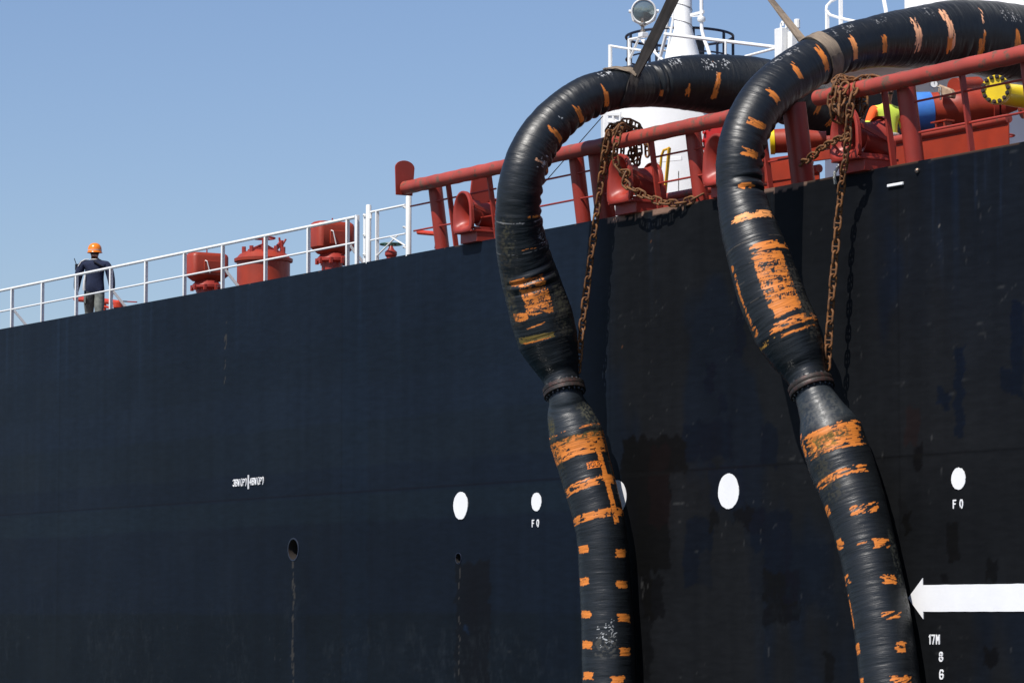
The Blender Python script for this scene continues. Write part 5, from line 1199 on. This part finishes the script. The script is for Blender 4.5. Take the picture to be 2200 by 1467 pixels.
rq = thing('radio', ml + Vector((0, 0, 1.3)), 'small black two way radio with a short aerial on the walking man\'s left shoulder', 'radio')
q = Matrix.Rotation(hd_, 4, 'Z'); wpos = lambda x, y, z: Vector((ml.x, Ymn, ZD - .01)) + (q @ Vector((x, y, z)))
MB().box(wpos(-.345, .03, 1.36), (.05, .05, .12)).build('case', 'black', rq, .006); MB().tube([wpos(-.35, .03, 1.41), wpos(-.39, .05, 1.53)], .008, 6).build('aerial', 'black', rq)
# man 2: in hi-vis behind the rail, facing the camera and looking up
J2 = [((0, 0, .96), .15, .12), ((0, 0, 1.12), .165, .125), ((0, 0, 1.28), .18, .13), ((0, 0, 1.42), .145, .10), ((0, .0, 1.50), .062), ((0, .015, 1.56), .060), ((0, .03, 1.62), .070, .082), ((0, .02, 1.68), .082, .092), ((0, .0, 1.745), .07, .075)]
E3 = [(0, 1), (1, 2), (2, 3), (3, 4), (4, 5), (5, 6), (6, 7), (7, 8)]
for sx in (-1, 1):
    w = limb(J2, E3, 3, [((sx * .20, 0, 1.42), .085), ((sx * .25, .0, 1.28), .075), ((sx * .29, .0, 1.14), .064), ((sx * .24, .12, 1.03), .056), ((sx * .15, .22, .99), .036)])
    hx, hy, hz = sx * .09, .27, .98
    add_hand(J2, E3, w, (hx, hy, hz), [[(hx - sx * .05, hy + .02, hz + .02 - q * .018), (hx - sx * .075, hy + .005, hz + .02 - q * .018), (hx - sx * .085, hy - .015, hz + .02 - q * .018)] for q in range(4)], [(hx - sx * .01, hy + .02, hz + .04), (hx - sx * .03, hy + .03, hz + .055)])
for sx in (-1, 1): limb(J2, E3, 0, [((sx * .10, 0, .86), .105), ((sx * .11, .01, .66), .092), ((sx * .115, .01, .48), .072), ((sx * .12, -.01, .28), .068), ((sx * .12, -.02, .09), .05), ((sx * .13, .05, .05), .046), ((sx * .14, .15, .035), .036)])
def mf2(c):
    x, y, z = c
    if z > 1.505: return 'skin' if (z < 1.70) else 'black'
    if z < .12: return 'black'
    if y > .235 and z > .9: return 'black'
    if abs(x) < .015 and z > 1.3: return 'hivisorange'
    if abs(x) < .15 and z > 1.3: return 'hivisyellow'
    if abs(x) > .185: return 'hivisyellow' if 1.20 < z < 1.26 else 'hivisorange'
    if z > .9: return 'hivisyellow' if z > 1.10 or z < .99 else 'hivisorange'
    return 'hivisorange' if z < .8 else 'hivisyellow'
lo, hi = .3, 6.0
for _ in range(40):
    md = (lo + hi) / 2
    if P(1903, 219, md).z < ZD + 1.61: lo = md
    else: hi = md
Y2 = min(md, 3.0); m2l = P(1905, 207, Y2)
hd2 = math.atan2(-.45, .80) - PI / 2 + .35
man2 = person((m2l.x, Y2, ZD - .01), hd2, 'person in orange and yellow high visibility suit between the right chock and red post', J2, E3, mf2, ['hivisorange', 'hivisyellow', 'skin', 'black'])
local(MB().tube([(-.045, .108, 1.628), (-.02, .118, 1.634), (.02, .118, 1.634), (.045, .108, 1.628)], [.006, .012, .012, .006], 8), 'moustache', 'hair', man2)
local(MB().tube([(0, .10, 1.69), (0, .122, 1.66), (0, .128, 1.648)], [.010, .014, .016], 8), 'nose', 'skin', man2)
for sx in (-1, 1): local(MB().lathe((sx * .03, .098, 1.69), [(.012, 0), (.010, .008), (.002, .012)], 12, (0, 1, 0)), 'eye', 'black', man2); local(MB().tube([(sx * .083, .01, 1.70), (sx * .094, -.005, 1.68), (sx * .083, .0, 1.645)], .011, 8), 'ear', 'skin', man2)
local(MB().tube([(-.02, .106, 1.612), (.0, .110, 1.61), (.02, .106, 1.612)], .005, 6), 'lips', 'skin', man2)
hm = local(MB().lathe((0, .0, 1.715), [(.128, -.012), (.126, 0), (.112, .008), (.114, .05), (.10, .09), (.07, .115), (.002, .13)], 32).box((0, .11, 1.712), (.16, .09, .012)), 'hard_hat', 'mark', man2, bev=.003)
local(MB().tube([(.172 * math.cos(a), .125 * math.sin(a), 1.085) for a in np.linspace(0, 2 * PI, 40, endpoint=False)], .024, 6, closed=True, sq=.3), 'reflective_band', 'whitecloth', man2)

# dark machinery and small piping in the shade behind the right rail
Yk = 4.2; c = P(1876, 250, Yk)  # black drum and box filling an unidentified dark area
wm = thing('gear', (c.x, Yk, ZD), 'dark winch in the shade behind the right chock and the long chain', 'gear')
MB().lathe((c.x - .35, Yk, c.z), [(.42, 0), (.42, .04), (.22, .05), (.22, .55), (.42, .56), (.42, .60)], 32, (1, 0, 0)).build('drum', 'black', wm)
MB().box((c.x - .05, Yk + .1, (ZD + c.z) / 2 - .1), (1.0, .5, c.z - ZD - .2)).box((c.x - .45, Yk, c.z), (.12, .5, .6)).build('stand', 'black', wm, .01)
for (px, py, h, r_, Yv, lab) in ((2158, 292, .34, .10, 1.5, 'small red hand valve beside the spill tray at the right edge'), (1737, 318, .22, .07, 2.6, 'small red hand valve right of the second manifold pipe')):
    c = P(px, py, Yv); v = thing('valve', (c.x, Yv, c.z - h), lab, 'valve')
    MB().lathe((c.x, Yv, c.z - h), [(r_, 0), (r_, .04), (r_ * .5, .05), (r_ * .6, h * .5), (r_ * .9, h * .52), (r_ * .9, h * .6), (r_ * .25, h * .7), (r_ * .2, h)], 16).build('body', 'red', v)
    MB().ring((c.x, Yv, c.z), (0, 0, 1), r_ * 1.2, .012, 24, 6).bar((c.x - r_ * 1.2, Yv, c.z), (c.x + r_ * 1.2, Yv, c.z), .015, .012).build('handwheel', 'red', v)
